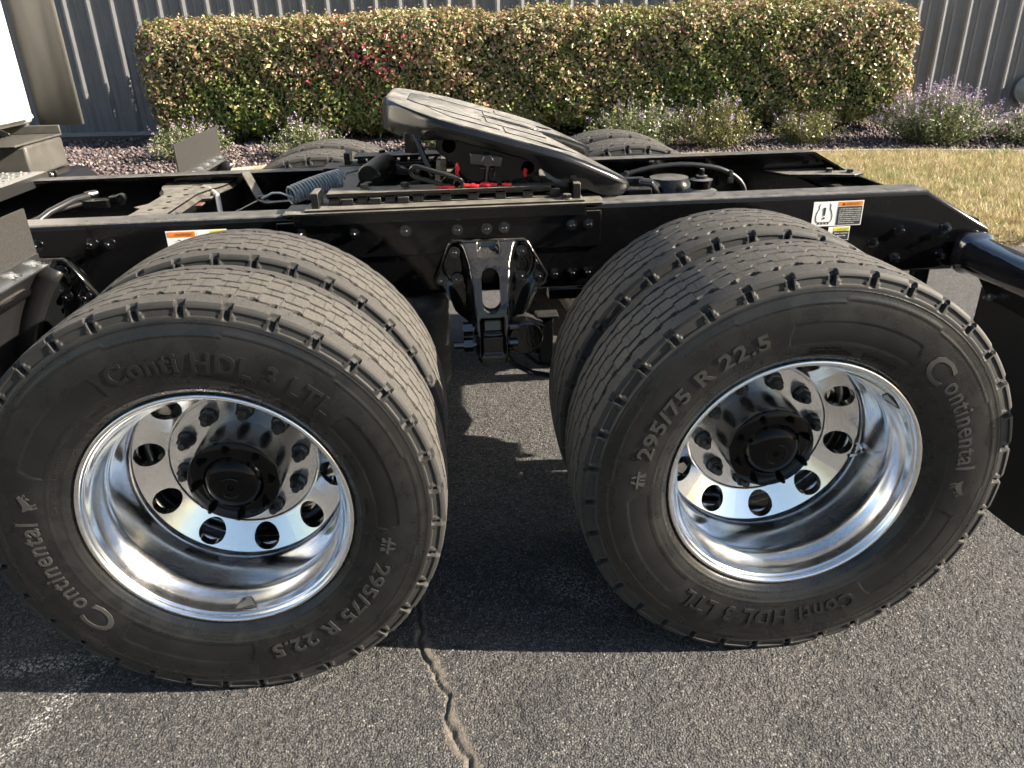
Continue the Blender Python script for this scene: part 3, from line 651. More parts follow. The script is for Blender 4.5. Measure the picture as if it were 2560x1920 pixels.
for poly in ([(-.018, -.002), (-.008, -.002), (-.004, .030), (-.007, .030)], [(.018, -.002), (.008, -.002), (.004, .030), (.007, .030)], [(-.021, .012), (.021, .012), (.021, .018), (-.021, .018)], [(-.0015, -.002), (.0015, -.002), (.0015, .009), (-.0015, .009)]): arc_poly(mr, poly, -13.5, .366, .0014)
# rearing horse emblem
for poly in ([(-.016, .010), (-.006, .006), (.003, .012), (.010, .020), (.016, .026), (.012, .031), (.004, .026), (-.004, .022), (-.012, .020), (-.022, .022), (-.020, .016)],
             [(-.016, .011), (-.010, .009), (-.012, .001), (-.008, -.006), (-.012, -.007), (-.016, .001)], [(-.010, .009), (-.005, .008), (-.004, .001), (.001, -.004), (-.004, -.005), (-.008, .001)],
             [(.003, .013), (.006, .016), (.013, .012), (.010, .006), (.007, .007), (.009, .011)], [(.008, .019), (.010, .022), (.019, .020), (.019, .014), (.016, .015), (.016, .018)]): arc_poly(mh, poly, 167.5, .3675, .0013)
for s, a, rb, sz in (('ENGINEERED IN USA', 77, .3485, .0095), ('M+S', -70, .3270, .018), ('295/75R22.5  144/141L', 160, .3275, .0125), ('SAFETY WARNING', -99, .3330, .0075), ('SERIOUS INJURY MAY RESULT FROM', -101, .3260, .0055), ('TIRE FAILURE DUE TO UNDERINFLATION', -101, .3200, .0055),
                     ('TUBELESS', -14, .3270, .0105), ('RADIAL', 2, .3270, .0105), ('REGROOVABLE', 20, .3270, .0095), ('MAX LOAD SINGLE 2800 kg', -122, .3270, .0065), ('MAX LOAD DUAL 2575 kg', -122, .3205, .0065), ('CONTINENTAL', 70, .3300, .0075), ('TREAD 5 PLIES STEEL', 51, .3300, .0075), ('SIDEWALL 1 PLY STEEL', 50, .3225, .0065), ('DOT A33M', 122, .3290, .0085)):
    arc_text(mb, s, a, rb, sz, .0009, .012, cut=0)
for a in range(8):   # mould vent ribs by the rim
    arc_poly(mb, [(-.0008, 0), (.0008, 0), (.0008, .013), (-.0008, .013)], 15+a*45+(a % 3)*5, .303, .0012)
arc_poly(mb, [(-.010, 0), (.010, 0), (0, .018)], -76.5, .3265, .0009)
letter_me = mb.mesh('small_print', 'letter', 30); brand_mes = [('model_lettering', mc.mesh('model_lettering', 'letter', 30)), ('size_lettering', ms.mesh('size_lettering', 'letter_mid', 30)), ('brand_lettering', mp.mesh('brand_lettering', 'letter_pale', 30)), ('road_mark', mr.mesh('road_mark', 'letter_pale', 30)), ('horse_emblem', mh.mesh('horse_emblem', 'letter_pale', 30))]

# --- polished rim with ten hand holes
def ydisc(r): return float(np.interp(r, [.150, .178, .184, .253], [-.118+.246, -.118+.246, -.118+.2445, -.118+.208]))
NH = 10
def rim_mesh():
    mb = MB(); o_ = -.118
    barrel = [(.2860, .030), (.2930, .018), (.2985, .010), (.3000, .004), (.2985, -.0005), (.2950, -.0025), (.2905, -.0015), (.2870, .003), (.2845, .009), (.2815, .012), (.2800, .017), (.2770, .030), (.2728, .041), (.2668, .053), (.2605, .064), (.2566, .076), (.2556, .090), (.2555, .120), (.2560, .150), (.2575, .172), (.2585, .185), (.2575, .196), (.2550, .2040), (.2530, .2080)]
    bp = catrom([(r, y+o_) for r, y in barrel], 3); mb.lathe([tuple(q) for q in bp], 160)
    # disc with holes
    r0, r1, rc, rh = .1840, .2530, .2188, .0322; nseg = 12
    for h in range(NH):
        phi = 2*PI*h/NH+R(-83); ha = PI/NH; hw = ha*rc
        al = sorted(set([round(2*PI*k/40, 6) for k in range(40)]))
        cor = [math.atan2(b-rc, a) % (2*PI) for a in (-hw, hw) for b in (r0, r1)]
        al = sorted(al+cor); n = len(al); rings = []
        for rr_ in (0, .18, .5, 1.0):
            ring_ = []
            for a in al:
                ca, sa = math.cos(a), math.sin(a)
                tmax = min((hw/abs(ca)) if abs(ca) > 1e-9 else 9, ((r1-rc)/sa) if sa > 1e-9 else ((r0-rc)/sa if sa < -1e-9 else 9))
                d = rh*(1-rr_)+tmax*rr_; ring_.append((ca*d, rc+sa*d))
            rings.append(ring_)
        def P3(q, dy=0.): t_ = q[0]/rc+phi; return (q[1]*math.cos(t_), ydisc(q[1])+dy, q[1]*math.sin(t_))
        vs = [P3(q) for ring_ in rings for q in ring_]; fs = [(i*n+k, i*n+(k+1) % n, (i+1)*n+(k+1) % n, (i+1)*n+k) for i in range(3) for k in range(n)]
        mb.add(vs, fs)
        hv = [P3((math.cos(a)*(rh+.0018), rc+math.sin(a)*(rh+.0018))) for a in al]; inn = [P3((math.cos(a)*rh, rc+math.sin(a)*rh), .004) for a in al]; dp = [P3((math.cos(a)*rh, rc+math.sin(a)*rh), .024) for a in al]
        h0 = [P3((math.cos(a)*rh, rc+math.sin(a)*rh)) for a in al]
        mb.add(h0+dp, [(k, (k+1) % n, n+(k+1) % n, n+k) for k in range(n)])
    mb.lathe([(.1840, .2445+o_), (.1828, .2428+o_), (.1812, .2412+o_), (.1795, .2415+o_), (.1780, .2440+o_), (.1775, .2465+o_), (.1750, .2470+o_), (.108, .2470+o_)], 160)
    # back of the disc and of the barrel
    mb.lathe([(.108, .268+o_), (.186, .268+o_)], 80); mb.lathe([(.252, .245+o_), (.262, .232+o_), (.290, .224+o_), (.298, .226+o_), (.300, .234+o_)], 80)
    mb.lathe([(.2860, .030+o_), (.280, .06+o_), (.268, .085+o_), (.265, .18+o_), (.275, .215+o_), (.290, .224+o_)], 80)
    me = mb.mesh('rim', 'alu', 42); return me
rim_me = rim_mesh()
mb = MB(); mb.lathe([(.104, .150-TY), (.1075, .152-TY), (.109, .160-TY), (.110, .2475-TY), (.116, .2478-TY)], 64)
mb.lathe([(.0001, -.006), (.009, -.006), (.0095, 0)], 14, (-.035, .172-TY, .103), 'y', 0)
hub_me = mb.mesh('hub', 'hub', 40)
mb = MB(); mb.lathe([(.0001, .1165-TY), (.004, .1165-TY), (.0055, .1195-TY), (.007, .1162-TY), (.02, .1165-TY), (.035, .1180-TY), (.050, .1215-TY), (.060, .1265-TY), (.066, .1330-TY), (.0705, .1400-TY), (.076, .1415-TY), (.104, .1420-TY), (.1065, .1440-TY), (.107, .1500-TY), (.104, .1535-TY)], 72)
for a0 in (25, 205):
    mb.tube([(.026*math.cos(R(a0+q)), .1166-TY, .026*math.sin(R(a0+q))) for q in range(0, 131, 10)], .0024, 8)
cap_me = mb.mesh('hub_cap', 'cap', 40)
def hexp(r): return [(r*math.cos(PI/3*k), r*math.sin(PI/3*k)) for k in range(6)]
def bolt_mesh(name, rw, rh, hh, stud, rs, material, dome=False):
    """washer, hexagon and stud standing out along -y"""
    mb = MB(); mb.lathe([(.0001, -.003), (rw*.96, -.003), (rw, -.0018), (rw, 0.001)], 20)
    hx = hexp(rh); mb.prism(hx, -.003-hh*.85, -.002, 'y'); mb.prism([(q[0]*.86, q[1]*.86) for q in hx], -.003-hh, -.003-hh*.85, 'y')
    if stud: mb.lathe([(.0001, -.003-hh-stud), (rs*.8, -.003-hh-stud), (rs, -.003-hh-stud*.8), (rs, -.003-hh)], 12)
    return mb.mesh(name, material, 30)
nut_me = bolt_mesh('lug_nut', .0225, .0195, .024, .020, .0105, 'nut')
capb_me = bolt_mesh('cap_bolt', .0098, .0082, .0105, .010, .0052, 'cap')
bolt_me = bolt_mesh('bolt', .0170, .0125, .0115, .0085, .0070, 'bolt')
hbolt_me = bolt_mesh('bolt', .0160, .0135, .0120, .0, .0070, 'slide')
mb = MB(); mb.tube([(0, 0, 0), (0, -.02, .002), (-.012, -.04, .004), (-.045, -.052, .008), (-.055, -.055, .01)], [.0055, .005, .0042, .0042, .005], 8); mb.lathe([(.0001, -.004), (.009, -.004), (.009, .006)], 8)
valve_me = mb.mesh('valve_stem', 'chrome', 40)
# maker's triangle label on the rim lip
def badge_mesh():
    mb = MB(); a0 = R(-88)
    def put(poly, rb, lift, mi, tilt=1):
        P = []
        for x, y in poly:
            r_ = .2785-(y*.05); yy = .020+y-TY; t_ = a0+x/.278; r_ = float(np.interp(yy+TY, [.012, .017, .030, .041, .053], [.2815, .2800, .2770, .2728, .2668]))-lift
            P.append((r_*math.cos(t_), yy, r_*math.sin(t_)))
        n = len(poly); mb.add(P, [tuple(range(n))], mi)
    put([(-.026, 0), (.026, 0), (.028, .003), (.013, .027), (.009, .030), (-.009, .030), (-.013, .027), (-.028, .003)], 0, .0006, 1)
    put([(-.0235, .0015), (.0235, .0015), (.011, .0265), (.008, .0285), (-.008, .0285), (-.011, .0265)], 0, .0009, 0)
    put([(-.020, .003), (.020, .003), (.0185, .0085), (-.0185, .0085)], 0, .0012, 1)
    put([(-.012, .0105), (-.004, .0105), (.006, .026), (-.003, .026)], 0, .0012, 1)
    put([(.005+.0045*math.cos(k*PI/6), .0145+.0045*math.sin(k*PI/6)) for k in range(12)], 0, .0012, 1)
    v, f = text_tris('ACCURIDE', 0, .01); w = v[:, 0].max()
    P = []
    for x, y, z in v:
        xx, yy = (x/w-.5)*.034, .0041+y*.0048; y_ = .020+yy-TY; t_ = a0+xx/.278; r_ = float(np.interp(y_+TY, [.012, .017, .030, .041, .053], [.2815, .2800, .2770, .2728, .2668]))-.0015; P.append((r_*math.cos(t_), y_, r_*math.sin(t_)))
    mb.add(P, f, 0)
    me = bpy.data.meshes.new('maker_label'); me.from_pydata(mb.v, [], mb.f); me.materials.append(M['zinc']); me.materials.append(M['stk_black']); me.polygons.foreach_set('material_index', mb.m); return me
badge_me = badge_mesh()
mb = MB(); mb.lathe([(.02, .255-TY), (.195, .262-TY), (.205, .275-TY), (.205, .46-TY), (.19, .47-TY), (.05, .47-TY)], 48)
drum_me = mb.mesh('brake_drum', 'drum', 40)

def wheel(x, y, flip, rot, outer, nutrot=0):
    w = part('wheel', None, loc=(x, y, AZ))
    if flip: w.rotation_euler = (0, 0, PI)
    s = -1
    t_ = link('tyre', tyre_me, w); t_.rotation_euler = (0, -R(rot), 0)
    r_ = link('rim', rim_me, w); r_.rotation_euler = (0, -R(nutrot), 0)
    if not outer: return w
    l_ = link('small_print', letter_me, w, kind='stuff'); l_.rotation_euler = (0, -R(rot), 0); 
    for nm_, me_ in brand_mes: l_ = link(nm_, me_, w); l_.rotation_euler = (0, -R(rot), 0)
    link('hub', hub_me, w); c_ = link('hub_cap', cap_me, w); c_.rotation_euler = (0, -R(rot*.5+20), 0)
    link('brake_drum', drum_me, w)
    for k in range(10):
        a = R(-83+18+36*k+nutrot); o = link('lug_nut', nut_me, w); o.location = (.143*math.cos(a), .2465-TY, .143*math.sin(a)); o.rotation_euler = (0, random.uniform(0, 1), 0)
    for k in range(8):
        a = R(-88+45*k+(rot*.1)); o = link('cap_bolt', capb_me, w); o.location = (.090*math.cos(a), .1418-TY, .090*math.sin(a)); o.rotation_euler = (0, random.uniform(0, 1), 0)
    return w
w1 = wheel(AX[0], TY, False, 0, True, 0); w2 = wheel(AX[1], TY, False, 187, True, 0)
for w, a in ((w1, 0), (w2, 128)):
    o = link('maker_label', badge_me, w); o.rotation_euler = (0, -R(a), 0)
o = link('valve_stem', valve_me, w2); a = R(-8); o.location = (.252*math.cos(a), .185-TY, .252*math.sin(a))
mb = MB(); v, f = text_tris('6110-2', .3, .02); w_ = v[:, 0].max()
for q in [0]:
    P = []
    for x, y, z in v:
        t_ = R(66)-(x/w_-.5)*.040/.055; r_ = .050+y*.0125; P.append((r_*math.cos(t_), float(np.interp(r_, [.035, .050, .060, .066], [.1180, .1215, .1265, .1330]))-TY-(.0012 if z > 0 else -.002), r_*math.sin(t_)))
    mb.add(P, f)
link('cast_number', mb.mesh('cast_number', 'cap', 30), w2)
for x, r1 in ((AX[0], 23), (AX[1], 101)): wheel(x, TY+DUAL, True, r1, False)
YF = 2*YC
for x, r1 in ((AX[0], 47), (AX[1], 211)):
    wheel(x, YF-TY-DUAL, False, r1, False); wheel(x, YF-TY, True, r1+66, False)

# --- frame rails
def rail_mesh(yo, sgn):
    """C channel; web outside face at yo, flanges running inwards (sgn = +1 towards +y)"""
    mb = MB(); x0, x1, xc, zc = -2.4, 2.196, 1.975, .876; th = .0095; fl = .090; rr_ = .016
    # cross-section (y, z) outline with rounded outer corners
    sec = []
    for k in range(7):
        a = PI/2+ (PI/2)*k/6; sec.append((yo+sgn*(rr_+rr_*math.cos(a)), ZT-rr_+rr_*math.sin(a)))
    low = [(yo+sgn*(rr_+rr_*math.cos(a)), ZB+rr_+rr_*math.sin(a)) for a in [PI+(PI/2)*k/6 for k in range(7)]]
    out = [(yo+sgn*fl, ZT)]+sec+low+[(yo+sgn*fl, ZB)]
    inn = [(yo+sgn*fl, ZB+th), (yo+sgn*th, ZB+th), (yo+sgn*th, ZT-th), (yo+sgn*fl, ZT-th)]
    full = out+inn; n = len(full)
    stn = [(x0, 0), (xc, 0), (x1, ZT-zc)]
    vs = []
    for x, drop in stn:
        for (y, z) in full: vs.append((x, y, z-(drop if z > (ZT+ZB)/2+.0 else 0)))
    fs = [(s*n+k, s*n+(k+1) % n, (s+1)*n+(k+1) % n, (s+1)*n+k) for s in range(2) for k in range(n)]+[tuple(2*n+k for k in range(n))]
    mb.add(vs, fs); return mb.mesh('frame_rail', 'black', 28)
near = part('frame_rail', rail_mesh(YW, 1)); far = part('frame_rail', rail_mesh(YW+.864, -1))
# full-depth doubler on the near rail's outer face, with a stepped lower edge
PT = .008
mb = MB(); mb.prism([(.05, .978), (.986, .978), (.985, .873), (.80, .873), (.795, .876), (.53, .884), (.50, .868), (.05, .868)][::-1], YW-PT, YW-.0005, 'y')
dbl = part('doubler_plate', mb.mesh('doubler_plate', 'black', 20), bevel=.002)
def bolts(parent, pts, me=None, ry=None):
    for x, y, z in pts:
        o = link('bolt', me or bolt_me, parent); o.location = (x, y, z); o.rotation_euler = (0, random.uniform(0, 1.05), 0)
        if ry: o.rotation_euler = ry
bolts(dbl, [(x, YW-PT, z) for x, z in ((.116, .947), (.266, .941), (.414, .943), (.564, .939), (.649, .939), (.700, .940), (.898, .939), (.948, .940))])
bolts(near, [(x, YW, z) for x, z in ((-.617, .944), (-.468, .942), (-.421, .940), (.849, .793), (.901, .793), (.948, .794), (1.833, .842), (1.908, .878), (2.055, .879), (1.910, .792), (2.056, .794))])
# rusty weep line below the doubler end
# --- warning labels on the web
def label_part(x0, x1, z0, z1, boxes, texts, y=YW):
    mb = MB(); mb.bb(x0, x1, y-.0012, y+.0005, z0, z1, 0)
    for k, (a, b, c, d, mi) in enumerate(boxes): mb.bb(a, b, y-.0016-.0002*k, y-.001, c, d, mi)
    for s, x, z, size, wid, mi in texts:
        v, f = text_tris(s, 0, .008); sc = wid/v[:, 0].max() if wid else size
        mb.add([(x+q[0]*sc, y-.0030, z+q[1]*size) for q in v], f, mi)
    me = bpy.data.meshes.new('warning_label'); me.from_pydata(mb.v, [], mb.f)
    for k in ('stk_white', 'stk_orange', 'stk_black', 'stk_yellow'): me.materials.append(M[k])
    me.polygons.foreach_set('material_index', mb.m); return me
tb = []
for k, s in enumerate(('Use only the wheel brand, size &', 'part no. installed by the original', 'equipment manufacturer. Use of a', 'different wheel brand or size could', 'cause valve stem to interfere with', 'a brake component which could', 'lead to loss of vehicle control and', 'may lead to personal injury.')):
    tb.append((s, 1.709, .9495-k*.0060, .0056, .066 if k < 7 else .05, 0))
sx0, sx1, sz0, sz1 = 1.628, 1.782, .900, .974
me = label_part(sx0, sx1, sz0, sz1, [(1.704, 1.779, .959, .972, 1), (1.704, 1.779, .903, .9575, 2)], [('\u25b2WARNING' if False else 'WARNING', 1.727, .9622, .0105, .042, 2)]+tb)
# tyre-pressure symbol and warning triangles
mb = MB(); cx, cz = 1.664, .936
mb.tube([(cx+sx*w_, YW-.0009, cz+h_) for sx in (-1,) for w_, h_ in ((.0145, .031), (.018, .026), (.0165, .018), (.022, .008), (.0255, -.006), (.0235, -.018), (.019, -.024))], .0012, 6)
mb.tube([(cx+w_, YW-.0009, cz+h_) for w_, h_ in ((.0145, .031), (.018, .026), (.0165, .018), (.022, .008), (.0255, -.006), (.0235, -.018), (.019, -.024))], .0012, 6)
mb.tube([(cx-.019, YW-.0009, cz-.024), (cx+.019, YW-.0009, cz-.024)], .0012, 6)
for k in range(4): mb.bb(cx-.017+k*.0098, cx-.0125+k*.0098, YW-.0019, YW-.001, cz-.030, cz-.0235)
mb.prism([(cx-.0035, cz+.020), (cx+.0035, cz+.020), (cx+.0018, cz-.004), (cx-.0018, cz-.004)], YW-.0022, YW-.001); mb.prism([(cx+.0032*math.cos(k*PI/5), cz-.0115+.0032*math.sin(k*PI/5)) for k in range(10)], YW-.0022, YW-.001)
mb.prism([(1.7165, .9620), (1.7245, .9620), (1.7205, .9695)], YW-.0022, YW-.001)
lab = link('warning_label', me, near); link('warning_symbol', mb.mesh('warning_symbol', 'stk_black', 30), near)
link('caution_label', label_part(1.684, 1.751, .855, .897, [(1.700, 1.749, .885, .895, 3), (1.700, 1.749, .857, .8835, 2)], [('CAUTION', 1.711, .8872, .0085, .034, 2), ('Never attempt', 1.703, .876, .006, .042, 0), ('to repair the', 1.703, .868, .006, .036, 0)]), near)
link('warning_label', label_part(-.262, -.178, .865, .968, [(-.259, -.181, .950, .965, 1)], [('WARNING', -.237, .9540, .0105, .050, 2), ('3', -.232, .925, .026, None, 2), ('w', -.214, .927, .013, None, 2), ('Do not step or climb', -.256, .905, .006, .07, 2), ('on this surface', -.256, .896, .006, .05, 2)]), near)
link('caution_label', label_part(-.177, -.092, .865, .968, [(-.137, -.095, .951, .966, 3)], [('CAUTION', -.131, .9545, .0105, .035, 2)]), near)

# --- suspension hanger casting (two visible on this side)
def hanger_mesh():
    x0, x1, z0, z1, st = .478, .834, .575, .912, .004
    xs_ = np.arange(x0, x1+st/2, st); zs_ = np.arange(z0, z1+st/2, st); XX, ZZ = np.meshgrid(xs_, zs_, indexing='ij'); xc = .650
    poly = [(.485, .790), (.497, .770), (.525, .755), (.545, .700), (.598, .640), (.598, .595), (.606, .582), (.694, .582), (.702, .595), (.706, .64), (.770, .700), (.800, .76), (.822, .775), (.826, .795), (.768, .898), (.758, .906), (.545, .909), (.535, .900)]
    def inside(px, pz):
        r_ = np.zeros(px.shape, bool); n = len(poly)
        for k in range(n):
            (xa, za), (xb, zb) = poly[k], poly[(k+1) % n]; c = ((za > pz) != (zb > pz)) & (px < (xb-xa)*(pz-za)/(zb-za+1e-12)+xa); r_ ^= c
        return r_
    def ss(a, b, v): t_ = np.clip((v-a)/(b-a), 0, 1); return t_*t_*(3-2*t_)
    hw = np.interp(ZZ, [.58, .66, .78, .85, .89, .912], [.050, .054, .060, .068, .078, .084]); ah = np.interp(ZZ, [.575, .66, .74, .82, .87, .905], [.150, .150, .130, .085, .045, .012])
    dx = np.abs(XX-xc); arm = ah*(1-ss(hw-.012, hw+.014, dx)); H_ = .016+arm
    H_ -= .038*(1-ss(.022, .034, dx))*ss(.868, .888, ZZ)*np.clip(ah/.05, 0, 1)          # scoop at the top
    H_ -= .028*(1-ss(.026, .034, dx))*(1-ss(.70, .715, ZZ))*ss(.60, .612, ZZ)              # window floor between the legs
    H_ += .018*ss(.035, .045, np.abs(XX-xc-np.sign(XX-xc)*.10)*0+np.abs(dx-.118)*-1+.06)*0
    web = ss(.78, .64, 0*ZZ+.7)*0
    rib = np.exp(-((dx-.105-(ZZ-.70)*.35)/.016)**2)*ss(.80, .74, ZZ)*.02; H_ = np.maximum(H_, .016+arm)*0+H_+np.where(dx > hw, rib, 0)
    pad = ((dx-.105)/.032)**2+((ZZ-.845)/.060)**2; H_ -= .007*(1-ss(.75, 1.1, pad))
    hole = (((dx/.026)**2+((np.clip(np.abs(ZZ-.785)-.032, 0, 9))/.026)**2) < 1)
    Yf = YW-PT*0-H_
    ok = inside(XX[:-1, :-1]+st/2, ZZ[:-1, :-1]+st/2) & ~hole[:-1, :-1]
    nz_ = len(zs_); V = np.stack([XX, Yf, ZZ], -1).reshape(-1, 3); Vb = np.stack([XX, Yf+np.where(H_ > .05, .045, .0145), ZZ], -1).reshape(-1, 3); N = len(V)
    F = []; 
    idx = lambda a, b: a*nz_+b
    nxx = len(xs_)-1; nzz = nz_-1
    for a in range(nxx):
        for b in range(nzz):
            if not ok[a, b]: continue
            F.append((idx(a, b), idx(a+1, b), idx(a+1, b+1), idx(a, b+1))); F.append(tuple(N+k for k in (idx(a, b), idx(a, b+1), idx(a+1, b+1), idx(a+1, b))))
            for da, db, e in ((-1, 0, ((a, b+1), (a, b))), (1, 0, ((a+1, b), (a+1, b+1))), (0, -1, ((a, b), (a+1, b))), (0, 1, ((a+1, b+1), (a, b+1)))):
                aa, b2 = a+da, b+db
                if aa < 0 or b2 < 0 or aa >= nxx or b2 >= nzz or not ok[aa, b2]:
                    p_, q_ = idx(*e[0]), idx(*e[1]); F.append((q_, p_, N+p_, N+q_))
    # pull the stair-stepped rim onto the outline
    allv = np.concatenate([V, Vb]); n = len(poly); Fs = np.array(F); used = np.zeros(2*N, bool); used[Fs.ravel()] = True
    cnt = np.zeros(N, int); 
    for a in range(nxx):
        for b in range(nzz):
            if ok[a, b]:
                for k in (idx(a, b), idx(a+1, b), idx(a+1, b+1), idx(a, b+1)): cnt[k] += 1
    for k in np.where((cnt > 0) & (cnt < 4))[0]:
        x_, z_ = V[k, 0], V[k, 2]; best = None
        for s_ in range(n):
            A_ = np.array(poly[s_]); B_ = np.array(poly[(s_+1) % n]); t_ = np.clip(np.dot((x_, z_)-A_, B_-A_)/np.dot(B_-A_, B_-A_), 0, 1); q = A_+t_*(B_-A_); d_ = np.hypot(q[0]-x_, q[1]-z_)
            if best is None or d_ < best[0]: best = (d_, q)
        # hole outline
        dxx = x_-xc; dz = z_-.785; cz_ = .785+np.clip(dz, -.032, .032); L_ = np.hypot(dxx, z_-cz_)
        if abs(L_-.026) < best[0] and L_ > 1e-6: best = (abs(L_-.026), np.array((xc+dxx/L_*.026, cz_+(z_-cz_)/L_*.026)))
        if best[0] < .006: allv[k, 0], allv[k, 2] = best[1]; allv[k+N, 0], allv[k+N, 2] = best[1]
    keep = np.where(used)[0]; remap = -np.ones(2*N, int); remap[keep] = np.arange(len(keep))
    base = MB(); base.v = [tuple(q) for q in allv[keep]]; base.f = [tuple(q) for q in remap[Fs].tolist()]; base.m = [0]*len(base.f)
    base.tube([(q[0]+(.650-q[0])*.02, YW-.013-(.0 if .70 < q[1] else float(np.interp(q[1], [.58, .66, .70], [.150, .10, .0]))*(abs(q[0]-.65) < .07)), q[1]+(.76-q[1])*.02) for q in poly[11:]+poly[:4]], .0055, 8)
    return base.mesh('spring_hanger', 'cast', 50)
hang_me = hanger_mesh()
for dx in (0.0, -1.311):
    hg = part('spring_hanger', hang_me, loc=(dx, -.0005, 0))
    bolts(hg, [(x, YW-.0165, z) for x, z in ((.552, .876), (.748, .872), (.512, .793), (.556, .795), (.744, .797), (.797, .793))])
    mb = MB()   # clamp pins through the foot of the casting
    for z, xl in ((.618, .115), (.668, .085)):
        mb.tube([(.650-xl, .655, z), (.650+.075, .655, z)], .011, 12)
        mb.prism([(q[0]*.021+0, q[1]*.021) for q in [(math.cos(PI/3*k), math.sin(PI/3*k)) for k in range(6)]], .650-.085, .650-.058, 'x')
        for k in range(12): mb.v[-1-k] = (mb.v[-1-k][0], mb.v[-1-k][1]+.655, mb.v[-1-k][2]+z)
    link('clamp_pin', mb.mesh('clamp_pin', 'bolt', 30), hg)
    mb = MB(); mb.box((.650, .622, .6325), (.062, .03, .05)); mb.tube([(.618, .612, .604), (.682, .612, .604)], .010, 12); mb.box((.650, .612, .664), (.056, .02, .012), rotx(.4)); link('foot_cap', mb.mesh('foot_cap', 'cast', 30), hg, .004)
# --- axles, beams, air bags, torque parts under the frame
for ax in AX:
    mb = MB(); mb.lathe([(.075, .50), (.075, .80), (.08, .98), (.10, 1.09), (.115, 1.194), (.10, 1.30), (.08, 1.41), (.075, 1.58), (.075, 1.88)], 28, (ax, 0, AZ)); part('axle_housing', mb.mesh('axle_housing', 'black_low', 40))
mb = MB()
for ax in AX:
    pass
for ax, x0_, x1_ in ((0, -.66, .42), (1.311, .70, 1.76)):
    for yy in (.80, 1.585):
        mb = MB(); mb.tube([(x0_, yy, .585), (x0_+.12, yy, .545), (ax, yy, .44), (x1_, yy, .40)], [.034, .036, .045, .04], 8); mb.lathe([(.0001, -.045), (.052, -.045), (.058, -.035), (.058, .035), (.052, .045), (.0001, .045)], 28, (x0_+.02, yy-.0, .60))
        mb.box((ax, yy, .47), (.20, .11, .11)); part('suspension_beam', mb.mesh('suspension_beam', 'black_low', 40), .006)
        mb = MB(); dzb = 0.0 if ax == 0 else 0.16
        zb = [.415+dzb, .43+dzb, .45+dzb, .49+dzb, .53+dzb*.9, .57+dzb*.8, .61+dzb*.6, .65+dzb*.4, .69+dzb*.2, .715+dzb*.1, .735]; rb_ = [.10, .118, .124, .118, .126, .122, .128, .122, .126, .118, .09]
        mb.lathe([(r_, z_) for r_, z_ in zip(rb_, zb)]+[(.0001, .737)], 36, (x1_-.02, yy+.06, 0), 'z'); part('air_bag', mb.mesh('air_bag', 'bagwrap', 60))
# bracket, hoses and valve to the right of the hanger
mb = MB(); mb.bb(.80, .845, .76, .80, .50, .66); mb.bb(.79, .86, .74, .80, .655, .664); mb.box((.765, .70, .625), (.06, .05, .09), roty(.3)); mb.lathe([(.0001, -.03), (.05, -.03), (.055, -.02), (.055, .05)], 20, (.748, .69, .625)); part('torque_bracket', mb.mesh('torque_bracket', 'cast', 30), .004)
mb = MB(); mb.tube([(.69, .80, .53), (.72, .79, .49), (.78, .80, .45), (.85, .82, .425), (.95, .83, .42)], .0095, 8); mb.tube([(.75, .82, .52), (.80, .82, .475), (.87, .84, .45), (.95, .85, .44)], .008, 8); part('air_hose', mb.mesh('air_hose', 'hose', 60))
mb = MB(); mb.lathe([(.0001, .0), (.07, .0), (.078, .012), (.078, .07), (.082, .075), (.082, .085), (.078, .09), (.075, .14), (.05, .155), (.0001, .157)], 28, (.93, .90, .66), 'x'); mb.box((.90, .86, .70), (.12, .05, .03)); part('brake_chamber', mb.mesh('brake_chamber', 'black_low', 40))
mb = MB(); mb.lathe([(.0001, .0), (.07, .0), (.078, .012), (.078, .07), (.082, .075), (.082, .085), (.078, .09), (.075, .14), (.05, .155), (.0001, .157)], 28, (-.40, .90, .66), 'x'); part('brake_chamber', mb.mesh('brake_chamber', 'black_low', 40))
# --- cross members
def bowtie(x, w_end, w_mid, y0_, y1_, z, th=.012):
    ys_ = np.linspace(y0_, y1_, 25); mid = (y0_+y1_)/2; hl = (y1_-y0_)/2; k = np.clip((np.abs(ys_-mid)-hl*.35)/(hl*.5), 0, 1); k = k*k*(3-2*k); hw = w_mid/2+(w_end-w_mid)/2*k
    mb = MB(); lo = [(x-h_, y_) for h_, y_ in zip(hw, ys_)]; hi = [(x+h_, y_) for h_, y_ in zip(hw, ys_)][::-1]; mb.prism(lo+hi, z-th, z, 'z'); 
    for sgn in (-1, 1):
        P = []; 
        for h_, y_ in zip(hw, ys_): P += [(x+sgn*h_, y_, z-th*.5), (x+sgn*(h_+.012), y_, z-.02), (x+sgn*(h_+.014), y_, z-.13)]
        mb.add(P, [(3*q+j, 3*q+j+1, 3*q+j+4, 3*q+j+3) for q in range(24) for j in range(2)])
    return mb
cm = part('cross_member', bowtie(-.405, .24, .115, YW+.012, YW+.852, .962).mesh('cross_member', 'slide', 35))
holes = MB()
for x, y in ((-.44, .93), (-.40, 1.0), (-.42, 1.10), (-.38, 1.12), (-.40, 1.22), (-.43, 1.32), (-.38, 1.34), (-.41, 1.44), (-.36, 1.47)): holes.lathe([(.0001, .9628), (.009, .9628)], 14, (x, y, 0), 'z')
link('hole', holes.mesh('hole', 'hole_shade', 0), cm, kind='stuff')  # black discs laid on the plate; hole shade is painted, nothing is cut
part('cross_member', bowtie(1.60, .20, .11, YW+.012, YW+.852, .80).mesh('cross_member', 'black_low', 35))
mb = MB(); mb.bb(2.02, 2.17, YW+.012, YW+.852, .855, .867); mb.bb(2.158, 2.17, YW+.012, YW+.852, .84, .90); rc = part('rear_cross_member', mb.mesh('rear_cross_member', 'black_low', 30), .003)
